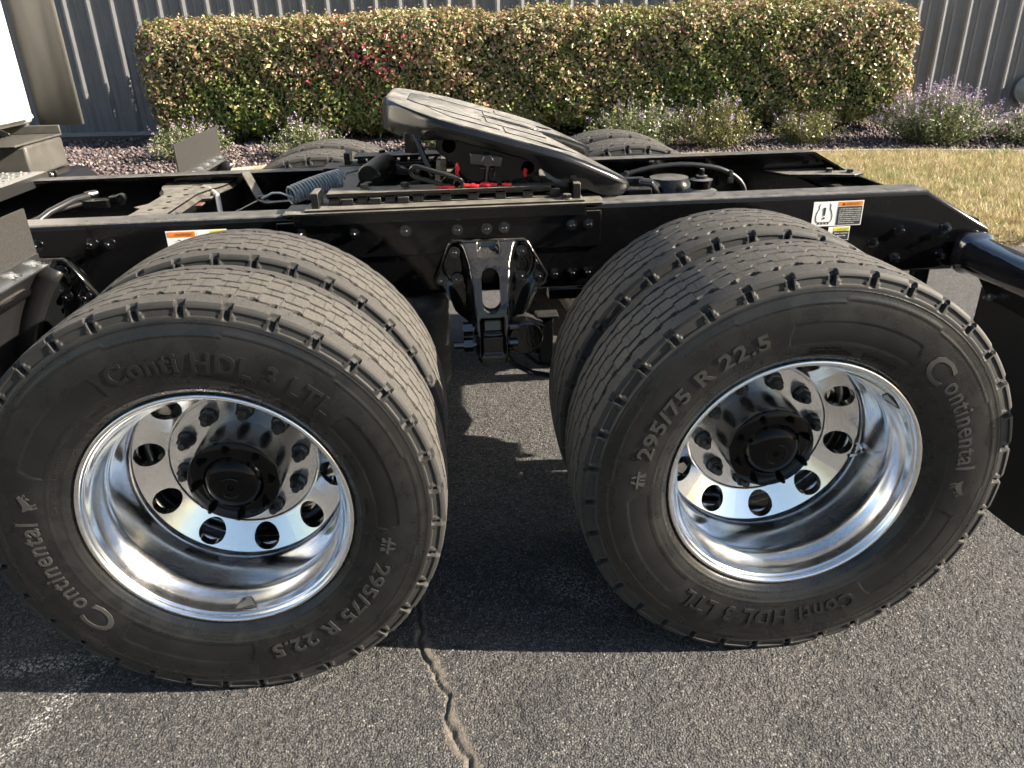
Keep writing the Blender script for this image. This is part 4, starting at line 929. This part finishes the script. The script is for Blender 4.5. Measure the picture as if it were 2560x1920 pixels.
mb = MB(); mb.prism([(1.80, 1.612), (1.86, 1.50), (2.10, 1.44), (2.15, 1.47), (2.15, 1.612)], .912, .922, 'z'); gp = part('gusset_plate', mb.mesh('gusset_plate', 'slide', 30), .002)
for x, y in ((2.03, 1.51), (2.10, 1.48)):
    o = link('bolt', hbolt_me, gp); o.location = (x, y, .922); o.rotation_euler = (R(-90), 0, 0)
# --- fifth wheel slide: base plates, toothed rails, stops, cross plates
for sgn, yo in ((1, YW), (-1, YW+.864)):
    yb = lambda d: yo+sgn*d
    def yy(a, b): return (min(yb(a), yb(b)), max(yb(a), yb(b)))
    mb = MB(); a, b = yy(-.030, .105); mb.prism([(.076, a), (.984, a), (.995, (a+b)/2), (.984, b), (.076, b)], ZT+.0005, ZT+.0085, 'z'); mb.bb(.10, .94, *yy(-.0115, -.0085), ZT-.03, ZT+.0005)
    bp_ = part('slide_base', mb.mesh('slide_base', 'slide', 30), .0015)
    mb = MB(); a, b = yy(-.018, .095); mb.bb(.135, .935, a, b, ZT+.0086, ZT+.015)
    # rail: web with rectangular windows, top plate
    a, b = yy(.035, .05); xw = .20
    while xw < .86:
        mb.bb(xw, xw+.030, a, b, ZT+.015, ZT+.040); xw += .080
    mb.bb(.195, .845, *yy(.050, .062), ZT+.015, ZT+.040) if False else None
    mb.bb(.195, .850, a, b, ZT+.034, ZT+.0405); mb.bb(.195, .85, a, b, ZT+.0151, ZT+.019)
    mb.prism([(.195, yb(.03)), (.840, yb(.03)), (.856, yb(.045)), (.856, yb(.125)), (.195, yb(.125))], ZT+.0406, ZT+.050, 'z')
    sr = part('slide_rail', mb.mesh('slide_rail', 'slide', 30), .0015)
    for k in range(7):
        if k in (1, 2, 3): mbk = MB().bb(.236+k*.08-.08, .236+k*.08-.047, *yy(.028, .036), ZT+.0155, ZT+.034); link('tooth', mbk.mesh('tooth', 'slide', 30), sr, .002)
    for x in (.299, .417, .613, .724):
        o = link('bolt', hbolt_me, sr); o.location = (x, yb(.085), ZT+.050); o.rotation_euler = (R(-90), 0, random.random())
    for x in (.885,):
        o = link('bolt', hbolt_me, bp_); o.location = (x, yb(.0), ZT+.015); o.rotation_euler = (R(-90), 0, .4)
    for x in (.165, .915):
        mb = MB(); mb.box((x, yb(.045), ZT+.036), (.022, .085, .045)); link('stop_block', mb.mesh('stop_block', 'slide', 30), bp_, .003)
mb = MB(); mb.bb(.135, .245, YW+.107, YW+.757, ZT+.002, ZT+.013); part('slide_cross_plate', mb.mesh('slide_cross_plate', 'slide', 30), .002)
mb = MB(); mb.bb(.865, .945, YW+.107, YW+.757, ZT+.002, ZT+.012); mb.bb(.925, .945, YW+.107, YW+.757, ZT+.012, ZT+.05); part('slide_cross_plate', mb.mesh('slide_cross_plate', 'slide', 30), .002)
# the carriage between the rails
mb = MB(); mb.bb(.50, .86, .90, 1.49, ZT+.012, ZT+.030); mb.bb(.52, .54, .90, 1.49, ZT+.03, ZT+.075); mb.bb(.80, .82, .90, 1.49, ZT+.03, ZT+.075); mb.box((.62, 1.50, ZT+.05), (.05, .03, .08)); part('slide_carriage', mb.mesh('slide_carriage', 'slide', 30), .002)
# --- fifth wheel: tilted top plate with throat
FW_P = Vector((.668, 0, 1.140)); TILT = R(16.2); FW = Matrix.Translation((FW_P.x, YC, FW_P.z)) @ Matrix.Rotation(TILT, 4, 'Y')
def fw(u, v, h): q = FW @ Vector((u, v, h)); return (q.x, q.y, q.z)
def fw_plate():
    half = [(-.335, .0), (-.335, .17), (-.322, .235), (-.285, .30), (-.225, .365), (-.16, .412), (-.09, .430), (.10, .430), (.20, .424), (.27, .408), (.36, .385), (.415, .372), (.432, .352), (.430, .330), (.395, .295), (.30, .190), (.225, .080), (.19, .030), (.02, .026), (-.005, .018), (-.012, 0)]
    out = half+[(u, -v) for u, v in half[-2:0:-1]]
    n = len(out); P = np.array(out); cent = np.array((.0, .0))
    area = 0.5*np.sum(P[:, 0]*np.roll(P[:, 1], -1)-np.roll(P[:, 0], -1)*P[:, 1]); s_ = 1 if area > 0 else -1
    e = np.roll(P, -1, 0)-P; nr = np.stack([e[:, 1], -e[:, 0]], 1)*s_; nr /= np.linalg.norm(nr, axis=1, keepdims=True); vn = nr+np.roll(nr, 1, 0); vn /= np.linalg.norm(vn, axis=1, keepdims=True)
    rows = []
    rad = .020
    for k in range(6):   # rounded upper edge
        a = PI/2*k/5; rows.append((P-vn*rad*(1-math.sin(a)), .0-rad*(1-math.cos(a))))
    vs = []
    def drop(u): return -.035*max(0, (u-.16)/.26)**1.4    # tails bend down
    for Q, h in rows:
        for (u, v) in Q: vs.append(fw(u, v, .062+h+drop(u)))
    skirt = np.interp(P[:, 0], [-.335, -.19, -.15, .15, .19, .36, .43], [.066, .066, .024, .026, .056, .052, .026])
    for (u, v), sk in zip(P-vn*.004, skirt): vs.append(fw(u, v, .062-.020-sk*.5+drop(u)))
    for (u, v), sk in zip(P-vn*.012, skirt): vs.append(fw(u, v, .062-.020-sk+drop(u)))
    for (u, v), sk in zip(P-vn*.030, skirt): vs.append(fw(u, v, .062-.020-sk+.004+drop(u)))
    L = len(vs)//n; fs = [(i*n+k, i*n+(k+1) % n, (i+1)*n+(k+1) % n, (i+1)*n+k) for i in range(L-1) for k in range(n)]
    fs.append(tuple(range(n))); fs.append(tuple((L-1)*n+k for k in range(n-1, -1, -1)))
    mb = MB(); mb.add(vs, fs); me = mb.mesh('fifth_wheel', 'plate', 40)
    bm = bmesh.new(); bm.from_mesh(me); bmesh.ops.triangulate(bm, faces=[f_ for f_ in bm.faces if len(f_.verts) > 4]); bm.to_mesh(me); bm.free(); return me
fifth = part('fifth_wheel', fw_plate())
# raised wear pads on the plate
def pad(poly):
    mb = MB(); n = len(poly); c = np.mean(poly, 0); vs = [fw(u, v, .0615-.0350*max(0, (u-.16)/.26)**1.4) for u, v in poly]+[fw(c[0]+(u-c[0])*.985, c[1]+(v-c[1])*.98, .0645-.0350*max(0, (u-.16)/.26)**1.4) for u, v in poly]
    mb.add(vs, [tuple(range(n, 2*n))]+[(k, (k+1) % n, n+(k+1) % n, n+k) for k in range(n)]); link('wear_pad', mb.mesh('wear_pad', 'plate', 50), fifth)
pad([(-.265, -.13), (-.265, .13), (-.225, .165), (-.03, .165), (-.03, -.165), (-.225, -.165)])
for s_ in (-1, 1):
    pad([(-.205, s_*.185), (-.13, s_*.30), (.02, s_*.30), (.02, s_*.185)])
    pad([(-.015, s_*.04), (-.015, s_*.165), (.02, s_*.165), (.18, s_*.165), (.18, s_*.055), (.165, s_*.042)])
    pad([(.035, s_*.185), (.035, s_*.32), (.19, s_*.325), (.26, s_*.30), (.20, s_*.185)])
mb = MB(); mb.prism([(-.05, 0), (.05, 0), (.05, .04), (-.05, .04)], 0, .0012, 'z')
mb.v = [fw(-.3365-.0015*(z > 0), -.09+x*.8, .005+y) for x, y, z in mb.v]; link('red_label', mb.mesh('red_label', 'stk_red', 0), fifth)
# saddle ears, pivot pins and supports
for s_ in (-1, 1):
    ye = YC+s_*.372; yi = YC+s_*.345
    ear = [fw(u, 0, h) for u, h in ((-.165, .015), (-.15, -.030), (-.09, -.058), (-.055, -.085), (0, -.104), (.055, -.085), (.09, -.058), (.14, -.035), (.165, .012))]
    mb = MB(); mb.prism([(q[0], q[2]) for q in ear], min(ye, yi), max(ye, yi), 'y'); link('saddle_ear', mb.mesh('saddle_ear', 'black_low', 30), fifth, .004)
    for u, h, r_ in ((-.118, -.008, .017), (.118, -.012, .016)):
        mb = MB(); q = fw(u, 0, h); mb.lathe([(.0001, 0), (r_, 0), (r_+.003, -.001*s_*-1)], 18, (q[0], ye+s_*.0006, q[2])); link('ear_hole_disc', mb.mesh('ear_hole_disc', 'hole_shade', 0), fifth)  # black disc on the ear, painted as the shaded inside of a hole
    mb = MB(); a, b = sorted((ye, ye+s_*.022)); q = fw(.0, 0, -.014)
    mb.prism([(q[0]-.052, q[2]+.020), (q[0]+.040, q[2]+.006), (q[0]+.036, q[2]-.022), (q[0]-.054, q[2]-.010)], a, b, 'y'); mb.lathe([(.0001, -.016), (.018, -.016), (.018, .016)], 6, (q[0]-.004, ye+s_*.03, q[2])); link('pivot_pin', mb.mesh('pivot_pin', 'bolt', 30), fifth, .002)
    mb = MB(); q = fw(.005, 0, -.05); mb.tube([(q[0]-.004, ye+s_*.014, q[2]-.035), (q[0]+.006, ye+s_*.014, q[2]+.045)], .006, 8); mb.tube([(q[0]-.02, ye+s_*.012, q[2]+.012), (q[0]+.022, ye+s_*.012, q[2]+.010), (q[0]+.02, ye+s_*.012, q[2]-.02)], .0022, 6); link('cotter_pin', mb.mesh('cotter_pin', 'bolt', 30), fifth)
    a, b = sorted((YC+s_*.315, YC+s_*.343)); mb = MB()
    mb.prism([(.53, ZT+.03), (.56, ZT+.055), (.585, ZT+.12), (.60, ZT+.16), (.74, ZT+.16), (.755, ZT+.12), (.78, ZT+.055), (.81, ZT+.03)], a, b, 'y'); mb.lathe([(.0001, -.02), (.075, -.02), (.08, -.015), (.08, .02)], 32, (.668, YC+s_*.337, 1.120)); link('saddle_support', mb.mesh('saddle_support', 'black_low', 30), fifth, .003)
    for x0_, x1_ in ((.47, .585), (.87, .745)):
        mb = MB(); mb.prism([(x0_, ZT+.015), (x0_+(.012 if x1_ > x0_ else -.012), ZT+.015), (x1_, ZT+.095), (x1_-(.012 if x1_ > x0_ else -.012), ZT+.105)], a+.004, b-.004, 'y'); link('brace', mb.mesh('brace', 'slide', 30), fifth)
    # red grease squeezed out at the joints
    rg = random.Random(5+s_)
    for px, pz, L_ in ((.572, 1.092, .050), (.770, 1.084, .026), (.540, ZT+.056, .05), (.610, ZT+.057, .05), (.660, ZT+.058, .05), (.715, ZT+.056, .03)):
        mb = MB(); n = 9; up = pz > 1.06
        pts = [(px+(0 if up else (k/(n-1)-.5)*L_)+rg.uniform(-.002, .002), YC+s_*(.392 if not up else .376)+rg.uniform(-.003, .003), pz+((k/(n-1)-.5)*L_ if up else 0)+rg.uniform(-.002, .002)) for k in range(n)]
        mb.tube(pts, [.0025+.0028*math.sin(PI*k/(n-1))+rg.uniform(0, .0025) for k in range(n)], 7); link('grease', mb.mesh('grease', 'grease', 80), fifth)
# release handle: flat bar with a long loop
mb = MB(); hp = [(.458, .84, 1.195), (.474, .825, 1.15), (.500, .805, 1.085)]; mb.tube(hp, .0085, 10)
a, b = Vector((.440, .80, 1.105)), Vector((.585, .80, 1.058)); d = (b-a).normalized(); pn = Vector((-d.z, 0, d.x))*.016+Vector((0, -.006, 0)); loop = []
for k in range(9): t_ = PI/2+PI*k/8; loop.append(a+d*.018+d*(.018*math.cos(t_))+pn*math.sin(t_))
for k in range(9): t_ = -PI/2+PI*k/8; loop.append(b-d*.018+d*(.018*math.cos(t_))+pn*math.sin(t_))
mb.tube(loop, .0068, 10, closed=True); link('release_handle', mb.mesh('release_handle', 'cast', 60), fifth)
mb = MB(); mb.bb(.425, .47, .85, .93, 1.145, 1.20); mb.bb(.44, .47, .93, 1.35, 1.15, 1.175); link('latch_box', mb.mesh('latch_box', 'black_low', 30), fifth, .003)
# slide release: air cylinder, levers and springs
mb = MB(); ca_v = Vector((.300, .985, 1.060)); cb_v = Vector((.345, 1.150, 1.075)); dv = (cb_v-ca_v).normalized()
mb.tube([ca_v, ca_v+dv*.004, ca_v+dv*.02, ca_v+dv*.10, ca_v+dv*.104, ca_v+dv*.12, ca_v+dv*.165], [.033, .037, .037, .037, .034, .037, .034], 24); part('air_cylinder', mb.mesh('air_cylinder', 'slide', 40))
mb = MB(); mb.tube([(.285, .955, 1.028), (.33, .95, 1.026), (.36, .95, 1.010), (.40, .955, 1.006), (.56, .97, 1.003)], .0075, 8); mb.tube([(.35, 1.17, 1.06), (.38, 1.17, 1.06), (.42, 1.12, 1.05)], .006, 8); lv = part('lever', mb.mesh('lever', 'cast', 60))
o = link('bolt', hbolt_me, lv); o.location = (.299, .955, 1.034); o.rotation_euler = (R(-90), 0, .3)
def helix(p0, p1, r, turns, wr, per=14, swell=None):
    p0, p1 = Vector(p0), Vector(p1); d = (p1-p0); L_ = d.length; d.normalize(); ref = Vector((0, 0, 1)); e1 = d.cross(ref).normalized(); e2 = d.cross(e1); n = int(turns*per); pts = []
    for k in range(n+1):
        t_ = k/n; a = 2*PI*turns*t_; c = p0+d*L_*t_; 
        if swell: c = c+Vector(swell)*math.sin(PI*t_)
        pts.append(c+e1*r*math.cos(a)+e2*r*math.sin(a))
    return pts
for p0, p1 in (((.38, 1.10, 1.055), (.455, 1.06, 1.055)), ((.365, .975, 1.018), (.455, 1.02, 1.032))):
    mb = MB(); mb.tube(helix(p0, p1, .0085, 17, .0016, 9), .0019, 5); part('tension_spring', mb.mesh('tension_spring', 'hose', 80))
# coiled air line and its bracket
mb = MB(); hx_ = helix((.060, .945, 1.018), (.205, 1.045, 1.050), .026, 17, .003, 18, (0, 0, .004))
mb.tube([(-.035, .99, 1.005), (.0, .985, 1.022), (.03, .965, 1.025)]+[hx_[0]]+hx_[3:]+[(.215, 1.09, 1.055), (.27, 1.16, 1.058), (.31, 1.19, 1.06)], .0036, 7); part('coiled_air_line', mb.mesh('coiled_air_line', 'silver_hose', 80))
mb = MB(); 
for a, b in (((-.090, 1.06, 1.075), (-.040, 1.0, 1.000)), ((-.040, 1.0, 1.000), (-.015, .985, .992)), ((-.015, .985, .992), (.16, .98, .999))):
    a, b = Vector(a), Vector(b); d = (b-a); L_ = d.length; q = d.to_track_quat('X', 'Z').to_matrix(); mb.box((a+b)/2, (L_+.006, .028, .007), q)
mb.lathe([(.0001, -.012), (.009, -.012), (.009, .012), (.0001, .012)], 8, (-.036, 1.0, 1.006), 'x'); part('line_bracket', mb.mesh('line_bracket', 'slide', 30), .0015)
mb = MB(); mb.tube([(-.045, 1.0, 1.0), (-.12, 1.02, .965), (-.24, 1.06, .92)], .0035, 6); part('air_line', mb.mesh('air_line', 'hose', 60))
# hoses and valves inside the frame, front
mb = MB(); mb.tube([(-.86, 1.20, .90), (-.82, 1.27, .935), (-.78, 1.38, .955), (-.755, 1.44, .955)], .011, 10); mb.tube([(-.90, 1.24, .90), (-.84, 1.33, .925), (-.77, 1.40, .935), (-.70, 1.44, .93)], .008, 8); part('air_hose', mb.mesh('air_hose', 'hose', 60))
mb = MB(); mb.tube([(-.765, 1.435, .957), (-.735, 1.47, .957)], .014, 8); mb.box((-.72, 1.42, .93), (.09, .05, .03)); mb.box((-.66, 1.44, .935), (.04, .04, .035)); mb.lathe([(.0001, -.012), (.018, -.012), (.018, .01)], 8, (-.635, 1.42, .945)); part('hose_fitting', mb.mesh('hose_fitting', 'cast', 30), .003)
mb = MB(); mb.tube([(-.375, 1.52, .955), (-.34, 1.48, .957), (-.29, 1.40, .945), (-.255, 1.28, .90), (-.25, 1.22, .86)], .009, 10); part('air_hose', mb.mesh('air_hose', 'greyhose', 60))
mb = MB(); mb.tube([(-.44, 1.58, .93), (-.405, 1.53, .955), (-.372, 1.518, .955)], .013, 8); mb.box((-.43, 1.555, .925), (.05, .05, .03)); mb.prism([(-.50, .90), (-.38, .90), (-.36, .985), (-.50, .985)], 1.606, 1.615, 'y'); part('hose_fitting', mb.mesh('hose_fitting', 'cast', 30), .003)
mb = MB(); mb.prism([(-.50, 1.22), (-.40, 1.34), (-.30, 1.36), (-.30, 1.40), (-.43, 1.39), (-.53, 1.25)], .935, .945, 'z'); mb.box((-.345, 1.31, .915), (.06, .05, .04)); part('valve_bracket', mb.mesh('valve_bracket', 'slide', 30), .002)
mb = MB(); mb.box((-.345, 1.31, .9355), (.055, .045, .002)); mb.bb(-.40, -.345, 1.352, 1.380, .9452, .9465); part('primer_patch', mb.mesh('primer_patch', 'redmark', 30), .002)
mb = MB(); mb.tube([(-.47, 1.12, .89), (-.45, 1.18, .92), (-.42, 1.20, .925)], .011, 8); mb.box((-.40, 1.215, .918), (.07, .05, .035), rotz(-.2)); part('hose_fitting', mb.mesh('hose_fitting', 'cast', 30), .003)
# cable, valve and dump fitting inside the frame, rear
mb = MB(); cp = [(.80, 1.42, .84), (.906, 1.45, .888), (1.01, 1.45, .905), (1.118, 1.45, .926), (1.21, 1.45, .955), (1.293, 1.45, .974), (1.36, 1.45, .982), (1.434, 1.45, .983), (1.51, 1.45, .975), (1.579, 1.45, .959), (1.64, 1.45, .925), (1.672, 1.45, .885), (1.68, 1.45, .84)]
cp = [tuple(q) for q in catrom(cp, 4)]; mb.tube(cp, [.0085+.0012*(k % 2) for k in range(len(cp))], 8); cab = part('wiring_loom', mb.mesh('wiring_loom', 'hose', 60))
for k in (12, 16, 38):
    mb = MB(); q = Vector(cp[k]); mb.box(q, (.014, .024, .024)); mb.box(q+Vector((.01, .02, -.03)), (.02, .012, .022)); link('cable_clip', mb.mesh('cable_clip', 'hose', 30), cab, .002)
mb = MB(); mb.lathe([(.095, .83), (.095, .88), (.082, .915), (.055, .935), (.036, .942), (.036, .962), (.040, .965), (.040, .972), (.022, .976), (.020, .985), (.0001, .986)], 32, (1.42, 1.20, 0), 'z')
mb.lathe([(.0001, 1.008), (.009, 1.008), (.011, .998), (.009, .985)], 8, (1.42, 1.20, 0), 'z'); mb.lathe([(.09, .82), (.09, .93), (.07, .955), (.0001, .96)], 28, (1.35, 1.36, 0), 'z'); part('axle_vent_cover', mb.mesh('axle_vent_cover', 'black', 40))
mb = MB(); mb.tube([(1.08, 1.24, .86), (1.09, 1.24, .93), (1.12, 1.24, .955), (1.15, 1.24, .95)], .022, 12); mb.box((1.20, 1.22, .925), (.09, .07, .05)); mb.tube([(1.27, 1.24, .86), (1.268, 1.24, .925), (1.25, 1.24, .955), (1.21, 1.25, .958)], .020, 12); mb.box((1.18, 1.30, .955), (.12, .03, .03)); part('levelling_valve', mb.mesh('levelling_valve', 'cast', 40), .004)
# --- quarter fenders ahead of the tandem
for s_, ya, yb_ in ((1, -.02, .600), (-1, YF-.600, YF+.02)):
    mb = MB(); mb.bb(-.546, -.538, ya, yb_, .930, 1.079); fl = part('fender_flap', mb.mesh('fender_flap', 'board', 30), .002)
    mb = MB(); mb.bb(-.5375, -.534, ya+.02, yb_-.004, .928, .962); mb.bb(-.534, -.515, ya+.02, yb_-.004, .928, .932); rail_ = link('clamp_strip', mb.mesh('clamp_strip', 'zinc', 30), fl)
    for k in range(6):
        o = link('bolt', MB().lathe([(.0001, .022), (.004, .022), (.005, .018), (.005, .008), (.009, .008), (.009, 0)], 8, (0, 0, 0), 'x').mesh('bolt', 'zinc', 30), fl); o.location = (-.534, ya+.05+k*(yb_-ya-.09)/5, .945)
    prof = []; 
    for k in range(15):
        a = R(140+k*3.2); prof.append((.675*math.cos(a)-.02, AZ+.665*math.sin(a)))
    mb = MB(); P = []
    inner = yb_ if s_ == 1 else ya
    for (x_, z_) in prof:
        for y_, dr in ((ya, .0), (ya+.03, .012), ((ya+yb_)/2, .016), (yb_-.03, .012), (yb_, .0)): P.append((x_-dr*.7, y_, z_+dr*.7))
    mb.add(P, [(5*k+j, 5*k+j+1, 5*k+j+6, 5*k+j+5) for k in range(14) for j in range(4)])
    for y_, e_ in ((ya, -1), (yb_, 1)):   # rolled side flange
        Q = []; 
        for (x_, z_) in prof: Q += [(x_, y_, z_), (x_+.03, y_+e_*.012, z_-.022), (x_+.045, y_+e_*.012, z_-.032)]
        mb.add(Q, [(3*k+j, 3*k+j+1, 3*k+j+4, 3*k+j+3) for k in range(14) for j in range(2)])
    o = part('quarter_fender', mb.mesh('quarter_fender', 'plastic', 50)); sm = o.modifiers.new('thickness', 'SOLIDIFY'); sm.thickness = .004
    mb = MB(); ym = YW-.02 if s_ == 1 else YF-YW+.02
    mb.tube([(-.60, ym, .86), (-.60, (ya+yb_)/2, .86)], .018, 10); part('fender_bracket', mb.mesh('fender_bracket', 'black_low', 40))
# --- mud flap hanger at the rear
mb = MB(); yb0 = .752; secn = 24
def sup(a, rx, rz): c_, s2 = math.cos(a), math.sin(a); e_ = 2/3.2; return (math.copysign(abs(c_)**e_, c_)*rx, math.copysign(abs(s2)**e_, s2)*rz)
st_ = [(yb0, .050, .055, .805), (yb0-.012, .062, .064, .805), (yb0-.030, .062, .063, .804), (yb0-.042, .054, .056, .803), (yb0-.055, .051, .052, .803), (.55, .049, .050, .802), (.30, .046, .047, .800), (.0, .043, .044, .798), (-.10, .042, .043, .798)]
vs_ = []
for y_, rx, rz, zc_ in st_:
    for k in range(secn): q = sup(2*PI*k/secn, rx, rz); vs_.append((2.140+q[0], y_, zc_+q[1]))
mb.add(vs_, [(i*secn+k, i*secn+(k+1) % secn, (i+1)*secn+(k+1) % secn, (i+1)*secn+k) for i in range(len(st_)-1) for k in range(secn)]+[tuple(range(secn)), tuple((len(st_)-1)*secn+k for k in range(secn))])
bar = part('mud_flap_hanger', mb.mesh('mud_flap_hanger', 'bar', 60))
mb = MB(); mb.prism([(.68, .755), (.60, .700), (.0, .690), (.0, .760)], 2.130, 2.136, 'x'); link('hanger_plate', mb.mesh('hanger_plate', 'slide', 30), bar)
for y_ in (.575, .35, .12):
    mb = MB(); mb.tube([(2.095, y_, .715), (2.165, y_, .715)], .005, 8); mb.prism(hexp(.010), 2.108, 2.118, 'x')
    for k in range(12): v = mb.v[-1-k]; mb.v[-1-k] = (v[0], v[1]+y_, v[2]+.715)
    link('bolt', mb.mesh('bolt', 'zinc', 30), bar)
mb = MB(); mb.prism([(.235, .105), (.27, .098), (.62, .072), (.655, .100), (.655, .722), (.235, .722)], 2.138, 2.147, 'x'); part('mud_flap', mb.mesh('mud_flap', 'flap', 30), .003)
mb = MB(); mb.bb(1.99, 2.045, .775, .80, .64, .745); mb.tube([(2.02, .77, .69), (2.02, .80, .69)], .012, 8); part('tail_bracket', mb.mesh('tail_bracket', 'black_low', 30), .004)
# --- deck plate with raised diamonds, cab and side fairing at the front
mb = MB(); mb.prism([(-2.4, .98), (-1.02, .98), (-.985, 1.02), (-.985, 1.655), (-2.4, 1.655)], ZT+.012, ZT+.016, 'z'); mb.prism([(-2.4, .975), (-.983, .975), (-.980, .98), (-2.4, .98)], ZT-.025, ZT+.016, 'z'); mb.bb(-.984, -.980, .98, 1.655, ZT-.025, ZT+.016)
deck = part('deck_plate', mb.mesh('deck_plate', 'zinc', 30))
mb = MB(); k = 0
for ix in range(22):
    for iy in range(14):
        x_ = -1.04-ix*.034; y_ = 1.03+iy*.046+(ix % 2)*.023; a = PI/4 if (ix+iy) % 2 else -PI/4
        n = 8; ring_ = [(x_+.013*math.cos(2*PI*q/n)*math.cos(a)-.006*math.sin(2*PI*q/n)*math.sin(a), y_+.013*math.cos(2*PI*q/n)*math.sin(a)+.006*math.sin(2*PI*q/n)*math.cos(a)) for q in range(n)]
        mb.add([(p_[0], p_[1], ZT+.0161) for p_ in ring_]+[(x_+(p_[0]-x_)*.5, y_+(p_[1]-y_)*.5, ZT+.0195) for p_ in ring_], [(q, (q+1) % n, n+(q+1) % n, n+q) for q in range(n)]+[tuple(range(n, 2*n))])
link('tread_bumps', mb.mesh('tread_bumps', 'zinc', 50), deck, kind='stuff')
mb = MB(); mb.bb(-3.9, -1.325, 0.02, 2.375, 1.125, 3.4); cabw = part('cab', mb.mesh('cab', 'white', 30), .03)
mb = MB(); mb.bb(-1.33, -1.312, .10, 2.28, 1.14, 1.20); mb.bb(-1.33, -1.27, .3, 2.25, 1.155, 1.172); link('cab_sill', mb.mesh('cab_sill', 'white', 30), cabw, .004)
mb = MB(); mb.bb(-1.33, -1.308, .25, 2.15, 1.30, 3.2); link('cab_rear_panel', mb.mesh('cab_rear_panel', 'white', 30), cabw, .008)
for ya, yb_, s_ in ((-.02, .0, 1), (2.39, 2.41, -1)):
    mb = MB(); P = []
    for k in range(9):
        t_ = k/8; x_ = -1.322+t_*.19; y_ = (ya if s_ == 1 else yb_)+s_*(.012*math.sin(t_*PI*2)+.0)
        P += [(x_, y_, 1.11), (x_, y_, 3.3)]
    mb.add(P, [(2*k, 2*k+1, 2*k+3, 2*k+2) for k in range(8)]); o = link('cab_extender', mb.mesh('cab_extender', 'extender', 60), cabw); sm = o.modifiers.new('thickness', 'SOLIDIFY'); sm.thickness = .012
def fairing(s_):
    yo = 2.36 if s_ == -1 else 2*YC-2.36
    mb = MB(); a, b = sorted((yo, yo+s_*.34)); mb.bb(-3.6, -1.225, a, b, .935, 1.065); f_ = part('side_fairing', mb.mesh('side_fairing', 'greyplastic', 30), .012)
    mb = MB(); a, b = sorted((yo-s_*.0, yo+s_*.42)); mb.bb(-3.6, -1.222, a, b, 1.069, 1.078); a, b = sorted((yo, yo+s_*.012)); mb.bb(-3.6, -1.222, a, b, 1.0785, 1.115); link('fairing_step', mb.mesh('fairing_step', 'greyplastic', 30), f_, .003)
    mb = MB(); a, b = sorted((yo+s_*.02, yo+s_*.30)); mb.prism([(-3.6, .60), (-1.06, .60), (-1.10, .90), (-1.14, .935), (-3.6, .935)], a, b, 'y'); link('skirt', mb.mesh('skirt', 'plastic', 30), f_, .01)
    yb2 = yo+s_*.345; a, b = sorted((yb2, yb2+s_*.008)); mb = MB(); mb.prism([(-1.30, .905), (-1.12, .925), (-1.12, .965), (-1.30, .950)], a, b, 'y'); link('bracket', mb.mesh('bracket', 'plastic', 30), f_, .003)
    for x_, z_ in ((-1.265, .930), (-1.145, .946)):
        o = link('bolt', MB().lathe([(.0001, -.006), (.009, -.005), (.012, 0)], 10).mesh('bolt', 'zinc', 40), f_); o.location = (x_, b if s_ == 1 else a, z_)
    mb = MB(); mb.prism([(-1.36, 1.12), (-1.21, 1.118), (-1.215, 1.132), (-1.235, 1.142), (-1.30, 1.142), (-1.31, 1.150), (-1.325, 1.150), (-1.33, 1.142), (-1.36, 1.140)], a-.10*(s_ == -1)+.0, a+.004-.10*(s_ == -1), 'y'); link('step_bracket', mb.mesh('step_bracket', 'plastic', 30), f_, .002)
    mb = MB(); mb.tube([(-1.255+.022*math.cos(t_), (a if s_ == -1 else b)-.012, .905+.026*math.sin(t_)) for t_ in np.linspace(PI, 2*PI, 9)], .005, 8); link('hook', mb.mesh('hook', 'zinc', 60), f_)
fairing(-1); fairing(1)
